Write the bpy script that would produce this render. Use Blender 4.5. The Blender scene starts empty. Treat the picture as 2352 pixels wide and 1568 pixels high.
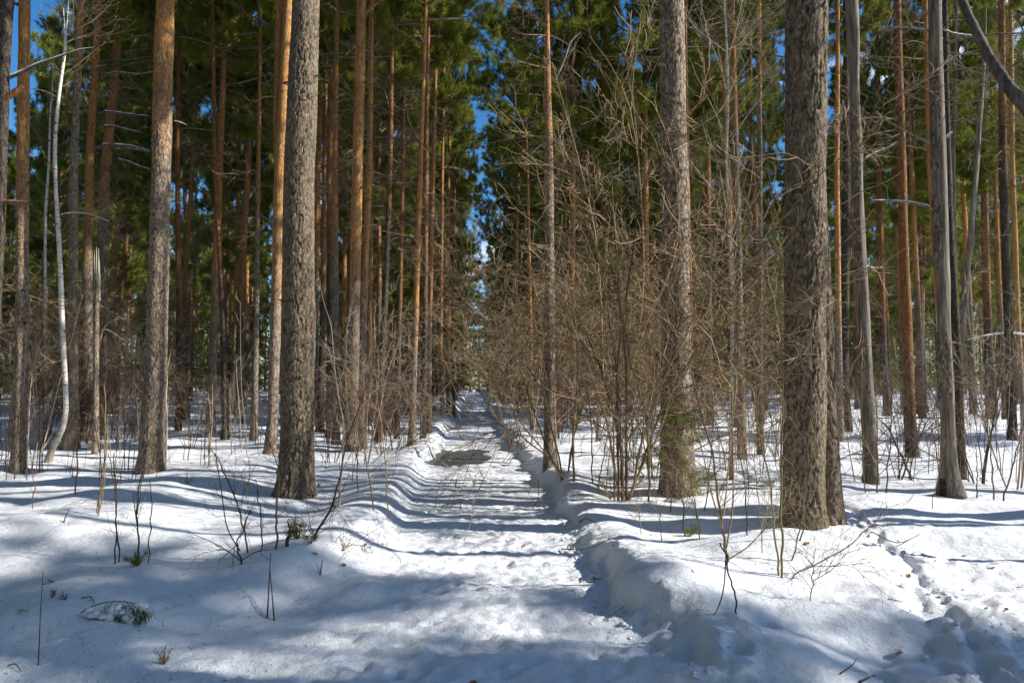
import bpy, math, random
import numpy as np
from mathutils import Vector

# ------------------------------------------------------------------ camera, light, exposure
sc = bpy.context.scene
C = sc.collection
R_ = math.radians
PITCH, YAW, CAMZ, FPX = R_(3.64), R_(3.0), 1.65, 1633.0      # FPX: focal length in px of a 2352 px wide picture
cam_d = bpy.data.cameras.new('camera'); cam = bpy.data.objects.new('camera', cam_d); C.objects.link(cam)
cam_d.sensor_width = 36; cam_d.lens = 25.0; cam_d.clip_start = 0.05; cam_d.clip_end = 2000
cam.location = (0, 0, CAMZ); cam.rotation_euler = (R_(90) + PITCH, 0, -YAW)
sc.camera = cam

SUN_AZ, SUN_EL = R_(100), R_(33)      # azimuth clockwise from +Y
sun_d = bpy.data.lights.new('sun', 'SUN'); sun = bpy.data.objects.new('sun', sun_d); C.objects.link(sun)
sun_d.energy = 5.0; sun_d.angle = R_(0.53); sun_d.color = (1.0, 0.95, 0.87)
sd = Vector((math.sin(SUN_AZ) * math.cos(SUN_EL), math.cos(SUN_AZ) * math.cos(SUN_EL), math.sin(SUN_EL)))
sun.rotation_euler = sd.to_track_quat('Z', 'Y').to_euler(); sun.location = (30, 0, 40)

w = bpy.data.worlds.new('World'); sc.world = w; w.use_nodes = True
nt = w.node_tree; nt.nodes.clear()
wo = nt.nodes.new('ShaderNodeOutputWorld'); bg = nt.nodes.new('ShaderNodeBackground')
sky = nt.nodes.new('ShaderNodeTexSky'); sky.sky_type = 'NISHITA'; sky.sun_disc = False
sky.sun_elevation = SUN_EL; sky.sun_rotation = SUN_AZ; sky.air_density = 1.0; sky.dust_density = 0.3; sky.ozone_density = 3.5
tc = nt.nodes.new('ShaderNodeTexCoord'); mp = nt.nodes.new('ShaderNodeMapping'); mp.inputs['Scale'].default_value = (1, 1, 2.6)
no = nt.nodes.new('ShaderNodeTexNoise'); no.inputs['Scale'].default_value = 3.4; no.inputs['Detail'].default_value = 7; no.inputs['Roughness'].default_value = 0.58
cr = nt.nodes.new('ShaderNodeValToRGB'); cr.color_ramp.elements[0].position = 0.60; cr.color_ramp.elements[1].position = 0.74
mx = nt.nodes.new('ShaderNodeMix'); mx.data_type = 'RGBA'
mx.inputs['B'].default_value = (9.5, 9.8, 10.4, 1)
nt.links.new(tc.outputs['Generated'], mp.inputs[0]); nt.links.new(mp.outputs[0], no.inputs['Vector'])
nt.links.new(no.outputs['Fac'], cr.inputs[0]); nt.links.new(cr.outputs[0], mx.inputs['Factor'])
hs = nt.nodes.new('ShaderNodeHueSaturation'); hs.inputs['Saturation'].default_value = 1.3; nt.links.new(sky.outputs[0], hs.inputs['Color']); nt.links.new(hs.outputs[0], mx.inputs['A']); nt.links.new(mx.outputs['Result'], bg.inputs[0])
bg.inputs[1].default_value = 0.105
nt.links.new(bg.outputs[0], wo.inputs[0])

sc.view_settings.view_transform = 'Standard'; sc.view_settings.look = 'None'
sc.view_settings.exposure = 0.66; sc.view_settings.gamma = 1.0; sc.view_settings.use_curve_mapping = False
sc.render.engine = 'CYCLES'
cy = sc.cycles
cy.max_bounces = 5; cy.diffuse_bounces = 3; cy.glossy_bounces = 2; cy.transmission_bounces = 3; cy.transparent_max_bounces = 4
cy.use_denoising = True; cy.use_adaptive_sampling = True; cy.adaptive_threshold = 0.02
cy.sample_clamp_indirect = 4.0; cy.caustics_reflective = False; cy.caustics_refractive = False

rng = np.random.default_rng(7)
random.seed(7)

# ------------------------------------------------------------------ maths helpers
def at_dir(px, py):
    cx, cy_ = (px - 1176) / FPX, (784 - py) / FPX
    F = np.array([math.sin(YAW) * math.cos(PITCH), math.cos(YAW) * math.cos(PITCH), math.sin(PITCH)])
    Rt = np.array([math.cos(YAW), -math.sin(YAW), 0]); U = np.cross(Rt, F)
    return F + cx * Rt + cy_ * U
FW = np.array([math.sin(YAW), math.cos(YAW), 0.0])
EYE = np.array([0, 0, CAMZ])
def at_plane(px, py, depth):          # point on the upright plane 'depth' metres ahead
    d = at_dir(px, py); return EYE + d * (depth / d.dot(FW))
def hsh(ix, iy, s):
    n = (ix.astype(np.int64) * 374761393 + iy.astype(np.int64) * 668265263 + int(s) * 2147483647 + 1442695) & 0xffffffff
    n = ((n ^ (n >> 13)) * 1274126177) & 0xffffffff
    n = ((n ^ (n >> 16)) * 2246822519) & 0xffffffff
    return ((n ^ (n >> 15)) & 0xffffff) / float(0xffffff)
def vn(x, y, s=0, per=0):             # smooth value noise -1..1 (per: period in x)
    x = np.asarray(x, float); y = np.asarray(y, float)
    ix, iy = np.floor(x), np.floor(y); fx, fy = x - ix, y - iy
    fx = fx * fx * fx * (fx * (fx * 6 - 15) + 10); fy = fy * fy * fy * (fy * (fy * 6 - 15) + 10)
    a, b = ix, ix + 1
    if per: a, b = a % per, b % per
    v = (hsh(a, iy, s) * (1 - fx) + hsh(b, iy, s) * fx) * (1 - fy) + (hsh(a, iy + 1, s) * (1 - fx) + hsh(b, iy + 1, s) * fx) * fy
    return v * 2 - 1
def fbm(x, y, s=0, o=4, g=0.5):
    a, t = 1.0, 0
    for k in range(o):
        t = t + a * vn(x * 2 ** k * 1.0 + k * 17.3, y * 2 ** k + k * 5.1, s + k); a *= g
    return t
def sst(a, b, x):
    t = np.clip((x - a) / (b - a), 0, 1); return t * t * (3 - 2 * t)

# ------------------------------------------------------------------ mesh helpers
def mesh_from(name, V, F, mat=None, smooth=True, tone=None):
    """V (n,3); F int array (m,k) of equal sized faces, or a list of such arrays."""
    me = bpy.data.meshes.new(name)
    Fs = F if isinstance(F, list) else [F]
    Fs = [f for f in Fs if len(f)]
    me.vertices.add(len(V)); me.vertices.foreach_set('co', np.asarray(V, np.float32).ravel())
    tot = np.concatenate([np.full(len(f), f.shape[1]) for f in Fs]); st = np.concatenate([[0], np.cumsum(tot)[:-1]])
    li = np.concatenate([f.ravel() for f in Fs])
    me.loops.add(len(li)); me.loops.foreach_set('vertex_index', li.astype(np.int32))
    me.polygons.add(len(tot)); me.polygons.foreach_set('loop_start', st.astype(np.int32))
    try: me.polygons.foreach_set('loop_total', tot.astype(np.int32))
    except Exception: pass
    me.polygons.foreach_set('use_smooth', np.full(len(tot), smooth))
    if tone is not None:
        at = me.attributes.new('tone', 'FLOAT', 'POINT'); at.data.foreach_set('value', np.asarray(tone, np.float32))
    me.update(); 
    if mat: me.materials.append(mat)
    return me
def put(name, me, loc=(0, 0, 0), parent=None, scale=None, rot=None):
    o = bpy.data.objects.new(name, me); C.objects.link(o); o.location = loc
    if parent is not None and name in ('twigs', 'needles', 'limbs', 'dead_limbs', 'crown', 'splinters', 'snow_load'): o['kind'] = 'stuff'
    if scale is not None: o.scale = scale
    if rot is not None: o.rotation_euler = rot
    if parent is not None: o.parent = parent
    return o
def tag(o, label=None, cat=None, group=None, kind=None):
    if label: o['label'] = label
    if cat: o['category'] = cat
    if group: o['group'] = group
    if kind: o['kind'] = kind
    return o
def empty(name, loc, label=None, cat=None, group=None):
    o = bpy.data.objects.new(name, None); C.objects.link(o); o.location = loc; o.empty_display_size = 0.2
    return tag(o, label, cat, group)
def nrm(v): return v / np.maximum(np.linalg.norm(v, axis=-1, keepdims=True), 1e-9)
def tubes(P, Rr, sides=4):
    """P (B,N,3), Rr (B,N) -> verts, quads"""
    B, N, _ = P.shape
    T = nrm(np.gradient(P, axis=1)); ref = np.zeros((B, 1, 3)); m = np.abs(T.mean(1)[:, 2]) > 0.8
    ref[m, 0] = (1, 0.13, 0); ref[~m, 0] = (0, 0.1, 1)
    U = nrm(np.cross(T, np.broadcast_to(ref, T.shape))); W = np.cross(T, U)
    a = np.arange(sides) * 2 * math.pi / sides
    V = P[:, :, None] + Rr[:, :, None, None] * (U[:, :, None] * np.cos(a)[:, None] + W[:, :, None] * np.sin(a)[:, None])
    idx = np.arange(B * N * sides).reshape(B, N, sides)
    q = np.stack([idx[:, :-1], np.roll(idx, -1, 2)[:, :-1], np.roll(idx, -1, 2)[:, 1:], idx[:, 1:]], -1).reshape(-1, 4)
    return V.reshape(-1, 3), q
def merge(parts):
    Vs, Qs, off = [], [], 0
    for V, q in parts:
        Vs.append(V); Qs.append(q + off); off += len(V)
    out = {}
    for q in Qs: out.setdefault(q.shape[1], []).append(q)
    return np.concatenate(Vs), [np.concatenate(v) for v in out.values()]
def grow(S, D, L, N, wig=0.25, up=0.0, r=rng):
    """curved shoots: S (B,3) starts, D (B,3) dirs, L (B,) lengths"""
    B = len(S); P = np.zeros((B, N, 3)); P[:, 0] = S; d = nrm(D.copy()); bend = r.normal(0, wig, (B, 3))
    for k in range(1, N):
        d = nrm(d + r.normal(0, wig, (B, 3)) * 0.6 + bend * 0.35 + np.array([0, 0, up]))
        P[:, k] = P[:, k - 1] + d * (L / (N - 1))[:, None]
    return P
def kids(P, Rr, m, t0, t1, ang, r=rng, angj=0.25):
    """m side shoots on each parent -> start, dir, t, parent radius"""
    B, N, _ = P.shape
    t = r.uniform(t0, t1, (B, m)); f = t * (N - 1); i = np.minimum(f.astype(int), N - 2); fr = (f - i)[..., None]
    b = np.arange(B)[:, None]
    S = P[b, i] * (1 - fr) + P[b, i + 1] * fr; T = nrm(P[b, i + 1] - P[b, i])
    rd = nrm(np.cross(T, nrm(r.normal(0, 1, (B, m, 3)))))
    a = np.clip(r.normal(ang, angj, (B, m)), 0.15, 1.5)[..., None]
    D = T * np.cos(a) + rd * np.sin(a)
    pr = Rr[b, i] * (1 - fr[..., 0]) + Rr[b, i + 1] * fr[..., 0]
    return S.reshape(-1, 3), D.reshape(-1, 3), t.ravel(), pr.ravel()
def tufts(Cn, D, K, L, Wd, spread, r=rng):
    """bundles of needles as thin triangles"""
    B = len(Cn)
    d = nrm(D[:, None] + r.normal(0, spread, (B, K, 3)))
    l = L * r.uniform(0.7, 1.2, (B, K, 1)); side = nrm(np.cross(d, r.normal(0, 1, (B, K, 3)))) * Wd * 0.5
    b0 = Cn[:, None] + r.normal(0, L * 0.22, (B, K, 3))
    V = np.stack([b0 - side, b0 + side, b0 + d * l], 2).reshape(-1, 3)
    F = np.arange(len(V)).reshape(-1, 3)
    tone = np.repeat(r.uniform(0, 1, B), K * 3)
    return V, F, tone

# ------------------------------------------------------------------ materials
def mat_new(name):
    m = bpy.data.materials.new(name); m.use_nodes = True; t = m.node_tree; t.nodes.clear()
    return m, t, (lambda k, **kw: _nd(t, k, **kw))
def _nd(t, k, **kw):
    n = t.nodes.new(k)
    for a, v in kw.items():
        if a.startswith('i_'): n.inputs[a[2:].replace('_', ' ')].default_value = v
        else: setattr(n, a, v)
    return n
def mixc(t, fac, a, b, mode='MIX'):
    n = t.nodes.new('ShaderNodeMix'); n.data_type = 'RGBA'; n.blend_type = mode
    for s, v in (('Factor', fac), ('A', a), ('B', b)):
        if hasattr(v, 'links') or isinstance(v, bpy.types.NodeSocket): t.links.new(v, n.inputs[s])
        else: n.inputs[s].default_value = v if not isinstance(v, tuple) or len(v) == 4 else v + (1,)
    return n.outputs['Result']
def ramp(t, src, p0, p1):
    n = t.nodes.new('ShaderNodeMapRange'); n.interpolation_type = 'SMOOTHSTEP'
    n.inputs['From Min'].default_value = p0; n.inputs['From Max'].default_value = p1
    t.links.new(src, n.inputs['Value']); return n.outputs[0]
def noise(t, vec, scale, detail=4, rough=0.55):
    n = t.nodes.new('ShaderNodeTexNoise'); n.inputs['Scale'].default_value = scale; n.inputs['Detail'].default_value = detail; n.inputs['Roughness'].default_value = rough
    t.links.new(vec, n.inputs['Vector']); return n.outputs['Fac']
def objco(t, scale=(1, 1, 1)):
    c = t.nodes.new('ShaderNodeTexCoord'); m = t.nodes.new('ShaderNodeMapping'); m.inputs['Scale'].default_value = scale
    t.links.new(c.outputs['Object'], m.inputs[0]); return m.outputs[0], c.outputs['Object']
def finish(t, col, rough=0.9, bump=None, bs=0.5, bd=0.01, spec=0.2, extra=None):
    p = t.nodes.new('ShaderNodeBsdfPrincipled'); o = t.nodes.new('ShaderNodeOutputMaterial')
    if isinstance(col, tuple): p.inputs['Base Color'].default_value = col + (1,)
    else: t.links.new(col, p.inputs['Base Color'])
    p.inputs['Roughness'].default_value = rough; p.inputs['Specular IOR Level'].default_value = spec
    if bump is not None:
        b = t.nodes.new('ShaderNodeBump'); b.inputs['Strength'].default_value = bs; b.inputs['Distance'].default_value = bd
        t.links.new(bump, b.inputs['Height']); t.links.new(b.outputs[0], p.inputs['Normal'])
    t.links.new(p.outputs[0], o.inputs[0]); return p

def bark_material(name, grey=((0.10, 0.082, 0.062), (0.31, 0.265, 0.21)), org=((0.26, 0.105, 0.035), (0.50, 0.255, 0.085)), vor=16, bd=0.015):
    m, t, nd = mat_new(name)
    v, raw = objco(t, (1, 1, 0.32)); v2, _ = objco(t, (1, 1, 0.55))
    wn = t.nodes.new('ShaderNodeTexNoise'); wn.inputs['Scale'].default_value = 6; wn.inputs['Detail'].default_value = 4; t.links.new(v, wn.inputs['Vector'])
    wm = t.nodes.new('ShaderNodeVectorMath'); wm.operation = 'MULTIPLY_ADD'; wm.inputs[1].default_value = (0.10, 0.10, 0.10)
    t.links.new(wn.outputs['Color'], wm.inputs[0]); t.links.new(v, wm.inputs[2])
    vc = nd('ShaderNodeTexVoronoi'); vc.inputs['Scale'].default_value = vor * 2.2; t.links.new(wm.outputs[0], vc.inputs['Vector'])
    nr = noise(t, wm.outputs[0], vor * 0.9, 3, 0.6)
    ab = nd('ShaderNodeMath', operation='SUBTRACT'); ab.inputs[1].default_value = 0.5; t.links.new(nr, ab.inputs[0])
    ab2 = nd('ShaderNodeMath', operation='ABSOLUTE'); t.links.new(ab.outputs[0], ab2.inputs[0])
    edge = ramp(t, ab2.outputs[0], 0.0, 0.055)
    n1 = noise(t, v, 2.2); n2 = noise(t, v2, 30, 6, 0.7); n3 = noise(t, v2, 9, 4)
    sp = t.nodes.new('ShaderNodeSeparateColor'); t.links.new(vc.outputs['Color'], sp.inputs[0])
    gm = mixc(t, ramp(t, n2, 0.34, 0.66), grey[0], grey[1])
    pk = nd('ShaderNodeMath', operation='MULTIPLY'); t.links.new(ramp(t, sp.outputs[0], 0.62, 0.9), pk.inputs[0]); pk.inputs[1].default_value = 0.3
    gm = mixc(t, pk.outputs[0], gm, tuple(min(1, c * f) for c, f in zip(grey[1], (1.2, 0.85, 0.68))))
    lm = nd('ShaderNodeMath', operation='MULTIPLY'); t.links.new(ramp(t, n1, 0.5, 0.75), lm.inputs[0]); lm.inputs[1].default_value = 0.35
    gm = mixc(t, lm.outputs[0], gm, (0.13, 0.13, 0.075))
    em = nd('ShaderNodeMath', operation='MULTIPLY_ADD'); em.inputs[1].default_value = 0.7; em.inputs[2].default_value = 0.3; t.links.new(edge, em.inputs[0])
    gm = mixc(t, em.outputs[0], tuple(c * 0.7 for c in grey[0]), gm)
    om = mixc(t, ramp(t, n2, 0.3, 0.72), org[0], org[1])
    om = mixc(t, ramp(t, sp.outputs[1], 0.75, 0.97), om, (0.25, 0.18, 0.13))
    # height where the bark turns orange, per tree
    sx = t.nodes.new('ShaderNodeSeparateXYZ'); t.links.new(raw, sx.inputs[0])
    at = nd('ShaderNodeAttribute', attribute_type='OBJECT', attribute_name='bark_z')
    s = nd('ShaderNodeMath', operation='SUBTRACT'); t.links.new(sx.outputs[2], s.inputs[0]); t.links.new(at.outputs['Fac'], s.inputs[1])
    a2 = nd('ShaderNodeMath', operation='MULTIPLY_ADD'); a2.inputs[1].default_value = 5.0; t.links.new(n3, a2.inputs[0]); t.links.new(s.outputs[0], a2.inputs[2])
    f = ramp(t, a2.outputs[0], 1.2, 3.8)
    col = mixc(t, f, gm, om)
    hm = nd('ShaderNodeMath', operation='MULTIPLY_ADD'); hm.inputs[1].default_value = 0.45
    t.links.new(n2, hm.inputs[0]); t.links.new(edge, hm.inputs[2])
    finish(t, col, 0.92, hm.outputs[0], 0.9, bd, 0.12)
    return m
M_bark = bark_material('pine_bark')
M_bark_warm = bark_material('pine_bark_warm', grey=((0.14, 0.108, 0.078), (0.39, 0.32, 0.25)), org=((0.34, 0.15, 0.05), (0.60, 0.33, 0.12)))
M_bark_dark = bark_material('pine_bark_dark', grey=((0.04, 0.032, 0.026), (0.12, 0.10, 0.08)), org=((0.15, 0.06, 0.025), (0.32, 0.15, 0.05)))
M_bark_big = bark_material('old_pine_bark', grey=((0.095, 0.075, 0.052), (0.285, 0.235, 0.175)), vor=22, bd=0.005)

def wood_material(name, a, b, scale=20, zs=0.15, bd=0.003):
    m, t, nd = mat_new(name); v, raw = objco(t, (1, 1, zs)); n = noise(t, v, scale, 5, 0.6); n1 = noise(t, v, scale * 0.12, 3)
    c = mixc(t, ramp(t, n, 0.3, 0.7), a, b); c = mixc(t, ramp(t, n1, 0.5, 0.8), c, tuple(x * 0.5 for x in a))
    finish(t, c, 0.85, n, 0.6, bd, 0.2); return m
M_dead = wood_material('bare_dead_wood', (0.085, 0.066, 0.05), (0.27, 0.235, 0.195), 26, 0.08, 0.006)
M_dead_dark = wood_material('dark_dead_wood', (0.05, 0.043, 0.038), (0.15, 0.135, 0.12), 26, 0.3, 0.006)
M_limb = wood_material('pine_limb', (0.09, 0.065, 0.045), (0.24, 0.17, 0.11), 14, 0.6)
M_snag = wood_material('splintered_wood', (0.30, 0.26, 0.20), (0.56, 0.52, 0.43), 22, 0.05)
def twig_material(name, a, b):
    m, t, nd = mat_new(name)
    at = nd('ShaderNodeAttribute', attribute_name='tone'); c = mixc(t, at.outputs['Fac'], a, b)
    finish(t, c, 0.75, spec=0.25); return m
M_twig = twig_material('shrub_bark', (0.075, 0.048, 0.026), (0.46, 0.325, 0.18))
M_twig_mid = twig_material('brown_shrub_bark', (0.05, 0.034, 0.024), (0.19, 0.13, 0.085))
M_twig_red = twig_material('reddish_twig', (0.07, 0.032, 0.022), (0.17, 0.095, 0.062))
M_twig_dark = twig_material('dark_stem', (0.05, 0.038, 0.033), (0.13, 0.09, 0.07))
M_twig_green = twig_material('greenish_stem', (0.12, 0.10, 0.045), (0.30, 0.24, 0.11))
M_twig_pale = twig_material('pale_stem', (0.26, 0.21, 0.15), (0.50, 0.42, 0.32))
# birch
def birch():
    m, t, nd = mat_new('birch_bark'); v, raw = objco(t, (2.5, 2.5, 14)); n = noise(t, v, 2.2, 4, 0.7)
    v2, _ = objco(t, (1, 1, 1)); n2 = noise(t, v2, 6)
    sx = t.nodes.new('ShaderNodeSeparateXYZ'); t.links.new(raw, sx.inputs[0])
    c = mixc(t, ramp(t, n2, 0.3, 0.7), (0.66, 0.62, 0.55), (0.80, 0.77, 0.71)); c = mixc(t, ramp(t, n, 0.55, 0.62), c, (0.07, 0.06, 0.05))
    c = mixc(t, ramp(t, sx.outputs[2], 0.05, 0.8), (0.26, 0.21, 0.15), c)
    finish(t, c, 0.6, n, 0.3, 0.004, 0.3); return m
M_birch = birch()
def needle_material(name, a, b, brown=0.0):
    m, t, nd = mat_new(name)
    at = nd('ShaderNodeAttribute', attribute_name='tone'); oi = nd('ShaderNodeObjectInfo')
    c = mixc(t, at.outputs['Fac'], a, b)
    c = mixc(t, ramp(t, at.outputs['Fac'], 0.90, 0.97), c, (0.16, 0.105, 0.05))
    h = nd('ShaderNodeHueSaturation'); mr = nd('ShaderNodeMapRange'); mr.inputs['To Min'].default_value = 0.75; mr.inputs['To Max'].default_value = 1.25
    t.links.new(oi.outputs['Random'], mr.inputs[0]); t.links.new(mr.outputs[0], h.inputs['Value']); t.links.new(c, h.inputs['Color'])
    d = nd('ShaderNodeBsdfDiffuse'); tr = nd('ShaderNodeBsdfTranslucent'); ms = nd('ShaderNodeMixShader'); ms.inputs[0].default_value = 0.42
    t.links.new(h.outputs[0], d.inputs[0]); t.links.new(h.outputs[0], tr.inputs[0]); t.links.new(d.outputs[0], ms.inputs[1]); t.links.new(tr.outputs[0], ms.inputs[2])
    o = nd('ShaderNodeOutputMaterial'); t.links.new(ms.outputs[0], o.inputs[0]); return m
M_needle = needle_material('pine_needles', (0.110, 0.148, 0.026), (0.290, 0.290, 0.050))
M_needle_dk = needle_material('fir_needles', (0.070, 0.105, 0.026), (0.205, 0.220, 0.044))
M_needle_yg = needle_material('young_pine_needles', (0.09, 0.135, 0.03), (0.20, 0.22, 0.06))
def snow_mat(name, fine=1.0, dirt=True):
    m, t, nd = mat_new(name); v, raw = objco(t)
    n1 = noise(t, v, 11, 6, 0.65); n2 = noise(t, v, 60, 4, 0.7); n3 = noise(t, v, 2.0, 3); n4 = noise(t, v, 170, 3, 0.8)
    c = mixc(t, ramp(t, n3, 0.35, 0.7), (0.82, 0.85, 0.90), (0.88, 0.89, 0.91))
    if dirt:
        k = nd('ShaderNodeTexVoronoi'); k.inputs['Scale'].default_value = 6.0; k.inputs['Randomness'].default_value = 1.0; t.links.new(v, k.inputs['Vector'])
        s = nd('ShaderNodeMath', operation='LESS_THAN'); s.inputs[1].default_value = 0.035; t.links.new(k.outputs['Distance'], s.inputs[0])
        g = nd('ShaderNodeMath', operation='MULTIPLY'); t.links.new(s.outputs[0], g.inputs[0]); t.links.new(ramp(t, n1, 0.52, 0.6), g.inputs[1])
        c = mixc(t, g.outputs[0], c, (0.22, 0.16, 0.10))
    a = nd('ShaderNodeMath', operation='MULTIPLY_ADD'); a.inputs[1].default_value = 0.28; t.links.new(n2, a.inputs[0]); t.links.new(n1, a.inputs[2])
    b = nd('ShaderNodeMath', operation='MULTIPLY_ADD'); b.inputs[1].default_value = 0.16; t.links.new(n4, b.inputs[0]); t.links.new(a.outputs[0], b.inputs[2])
    p = finish(t, c, 0.7, b.outputs[0], 0.75 * fine, 0.045, 0.25)
    return m
M_snow = snow_mat('snow'); M_snow_path = snow_mat('trodden_snow', 0.95); M_snow_clean = snow_mat('fresh_snow', 0.7, False)

# ------------------------------------------------------------------ ground
def seg_dist(x, y, pts):
    best = np.full(np.shape(x), 1e9)
    for (x0, y0), (x1, y1) in zip(pts[:-1], pts[1:]):
        dx, dy = x1 - x0, y1 - y0; L2 = dx * dx + dy * dy
        t = np.clip(((x - x0) * dx + (y - y0) * dy) / L2, 0, 1)
        best = np.minimum(best, np.hypot(x - (x0 + t * dx), y - (y0 + t * dy)))
    return best
def gz(px, py, z=0.25):
    d = at_dir(px, py); k = (z - CAMZ) / d[2]; p = EYE + d * k; return (p[0], p[1])
TRK_A = [gz(*p) for p in [(1960, 1150), (2000, 1180), (2062, 1232), (2120, 1290), (2190, 1362), (2262, 1452), (2352, 1568), (2480, 1760)]]
TRK_B = [gz(*p) for p in [(1945, 1160), (2040, 1235), (2092, 1290), (2108, 1335), (2125, 1390), (2190, 1470), (2260, 1560), (2400, 1750)]]
TRK_A.insert(0, (TRK_A[0][0] - 0.4, TRK_A[0][1] + 6)); TRK_B.insert(0, (TRK_B[0][0] - 0.4, TRK_B[0][1] + 6))
def xc(y): return 0.04 + 0.10 * np.sin(y * 0.11 + 0.6) * sst(12, 30, y)
def left_edge(y): return -0.86 - 0.12 * vn(y * 0.55, y * 0 + 3, 5) - 1.3 * (1 - sst(3.5, 6.8, y))
def right_edge(y): return 1.04 + 0.10 * vn(y * 0.9, y * 0 + 9, 6) + 0.075 * vn(y * 2.6, y * 0, 8) + 0.03 * vn(y * 9.0, y * 0, 18) + 0.28 * (1 - sst(3.2, 5.6, y)) - 0.10 * sst(10, 18, y)
dimp = []
rr = np.random.default_rng(21)
for k in range(260):                                   # foot and paw prints on the path
    yy = 3.4 + 7 * rr.uniform() ** 1.6; dimp.append((rr.uniform(-0.75, 0.95) * (1.3 if yy < 5 else 1), yy, rr.uniform(0.022, 0.055), rr.uniform(0.010, 0.032)))
for k in range(130):                                   # prints and crumbs along the ski track
    i = rr.integers(0, len(TRK_A) - 1); u = rr.uniform(); a, b = TRK_A[i], TRK_A[i + 1]
    dimp.append((a[0] + (b[0] - a[0]) * u + rr.normal(0.12, 0.33), a[1] + (b[1] - a[1]) * u + rr.normal(0, 0.2), rr.uniform(0.02, 0.06), rr.choice([-1, 1]) * rr.uniform(0.006, 0.022)))
for k in range(70):                                    # trampled snow right of the track
    p = gz(rr.uniform(2150, 2450), rr.uniform(1240, 1460)); dimp.append((p[0], p[1], rr.uniform(0.045, 0.09), rr.uniform(0.012, 0.03)))
for k in range(60):
    p = gz(rr.uniform(0, 1200), rr.uniform(1180, 1568)); dimp.append((p[0], p[1], rr.uniform(0.03, 0.09), rr.choice([-1, 1]) * rr.uniform(0.006, 0.02)))
prints = []
for (sx, sy, ex, ey, st) in [(-0.25, 3.6, -0.15, 15, 0.36), (0.45, 4.0, 0.30, 16, 0.34), (0.75, 3.5, 0.1, 9.5, 0.33), (-0.6, 4.4, 0.5, 8.0, 0.37)]:
    L = math.hypot(ex - sx, ey - sy); n_ = int(L / st)
    for k in range(n_):
        t_ = k / n_; a = math.atan2(ex - sx, ey - sy) + rr.normal(0, 0.12); sd_ = 0.11 * (1 if k % 2 else -1)
        prints.append((sx + (ex - sx) * t_ + sd_ + rr.normal(0, 0.03), sy + (ey - sy) * t_ + rr.normal(0, 0.05), a, rr.uniform(0.006, 0.022)))
for k in range(44):
    p = gz(rr.uniform(1980, 2420), rr.uniform(1230, 1568)); prints.append((p[0], p[1], rr.uniform(-0.5, 0.9), rr.uniform(0.008, 0.024)))
# hand placed humps and hollows: pixel, radius, height
for px, py, r, h in [(880, 1120, .5, .06), (520, 1290, .8, -.05), (640, 1245, .45, .10), (820, 1285, .3, .07), (1700, 1255, .8, .10), (1560, 1330, .45, .08), (1850, 1240, .6, .10),
                     (1620, 1460, .35, .09), (1800, 1420, .40, .09), (2000, 1420, .5, -.07), (1960, 1530, .3, -.07), (1900, 1470, .4, .06), (2110, 1350, .12, -.07), (2130, 1400, .12, -.07),
                     (630, 1560, .22, .10), (560, 1520, .35, -.07), (260, 1420, .3, .05), (1480, 1140, .5, .06), (2240, 1500, .16, .07), (2310, 1470, .14, .07), (2190, 1500, .15, .06),
                     (2270, 1530, .17, .08), (2150, 1460, .2, .07), (1010, 1250, .3, .03), (1690, 1440, .07, -.06), (1745, 1395, .09, -.05), (1860, 1550, .12, -.06), (1680, 1450, .22, -.06),
                     (1400, 1200, .5, .05), (700, 1180, .8, .07), (300, 1120, 1.2, .10), (100, 1180, 1.2, .08), (1250, 1360, .06, -.03), (1290, 1560, .06, -.03)]:
    p = gz(px, py); dimp.append((p[0], p[1], r, -h))
for px, py, r, h in [(676, 1136, .36, .06), (1853, 1212, .46, .06), (1553, 1131, .40, .05), (344, 1083, .36, .06), (41, 1074, .3, .05), (2001, 1113, .26, .04), (2187, 1140, .32, .05), (621, 1053, .3, .05)]:
    p = gz(px, py); dimp.append((p[0], p[1], r, h))
def base_h(x, y):
    u = x - xc(y)
    le, re = left_edge(y), right_edge(y)
    wl = 0.38 + 1.5 * (1 - sst(4.0, 8.5, y))
    L = sst(0, 1, (le - u) / wl); wr = 0.22 + 0.13 * vn(x * 0 + 1, y * 1.7, 30) + 0.07 * vn(x * 2, y * 4, 31) + 0.25 * sst(5.5, 3.8, y)
    Rr = sst(0, 1, (u - re) / wr)
    crest = 0.075 * np.exp(-((u - re - 0.40) / 0.33) ** 2) + 0.07 * np.exp(-((le - u - 0.55) / 0.4) ** 2)
    out = np.maximum(L, Rr)
    far = sst(12, 26, y)
    h = out * (0.165 + 0.10 * far + crest)
    h = h * (1 - Rr * (0.34 * sst(10, 6.5, y) + 0.50 * sst(5.4, 4.0, y)))
    h = h + out * (0.070 * fbm(x * 0.42, y * 0.50, 40, 3, 0.5) + 0.045 * fbm(x * 1.0 + y * 0.15, y * 1.15, 50, 2) + 0.012 * fbm(x * 3.2, y * 3.2, 52, 2))
    # wind and melt ridges that fall towards the crossing track on the right
    q = (x * 0.45 + y * 0.9)
    h = h + Rr * (1 - sst(7, 9, y)) * sst(1.2, 2.0, x) * 0.035 * np.sin(q * 3.6 + 1.5 * vn(x * 0.8, y * 0.8, 60))
    h = h + (1 - out) * (0.018 * fbm(x * 1.3, y * 1.6, 70, 3) + 0.008 * fbm(x * 7, y * 7, 72, 2))
    # transverse waves of the far banks
    h = h + out * far * 0.05 * np.sin(y * 1.1 + 1.2 * vn(x * 0.5, y * 0.3, 33)) * np.exp(-np.abs(u) / 3.5)
    h = h + 0.62 * sst(22, 85, y)
    # far terrain
    h = h + sst(30, 120, np.hypot(x, y)) * 0.35 * vn(x * 0.02, y * 0.02, 80)
    return h
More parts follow.
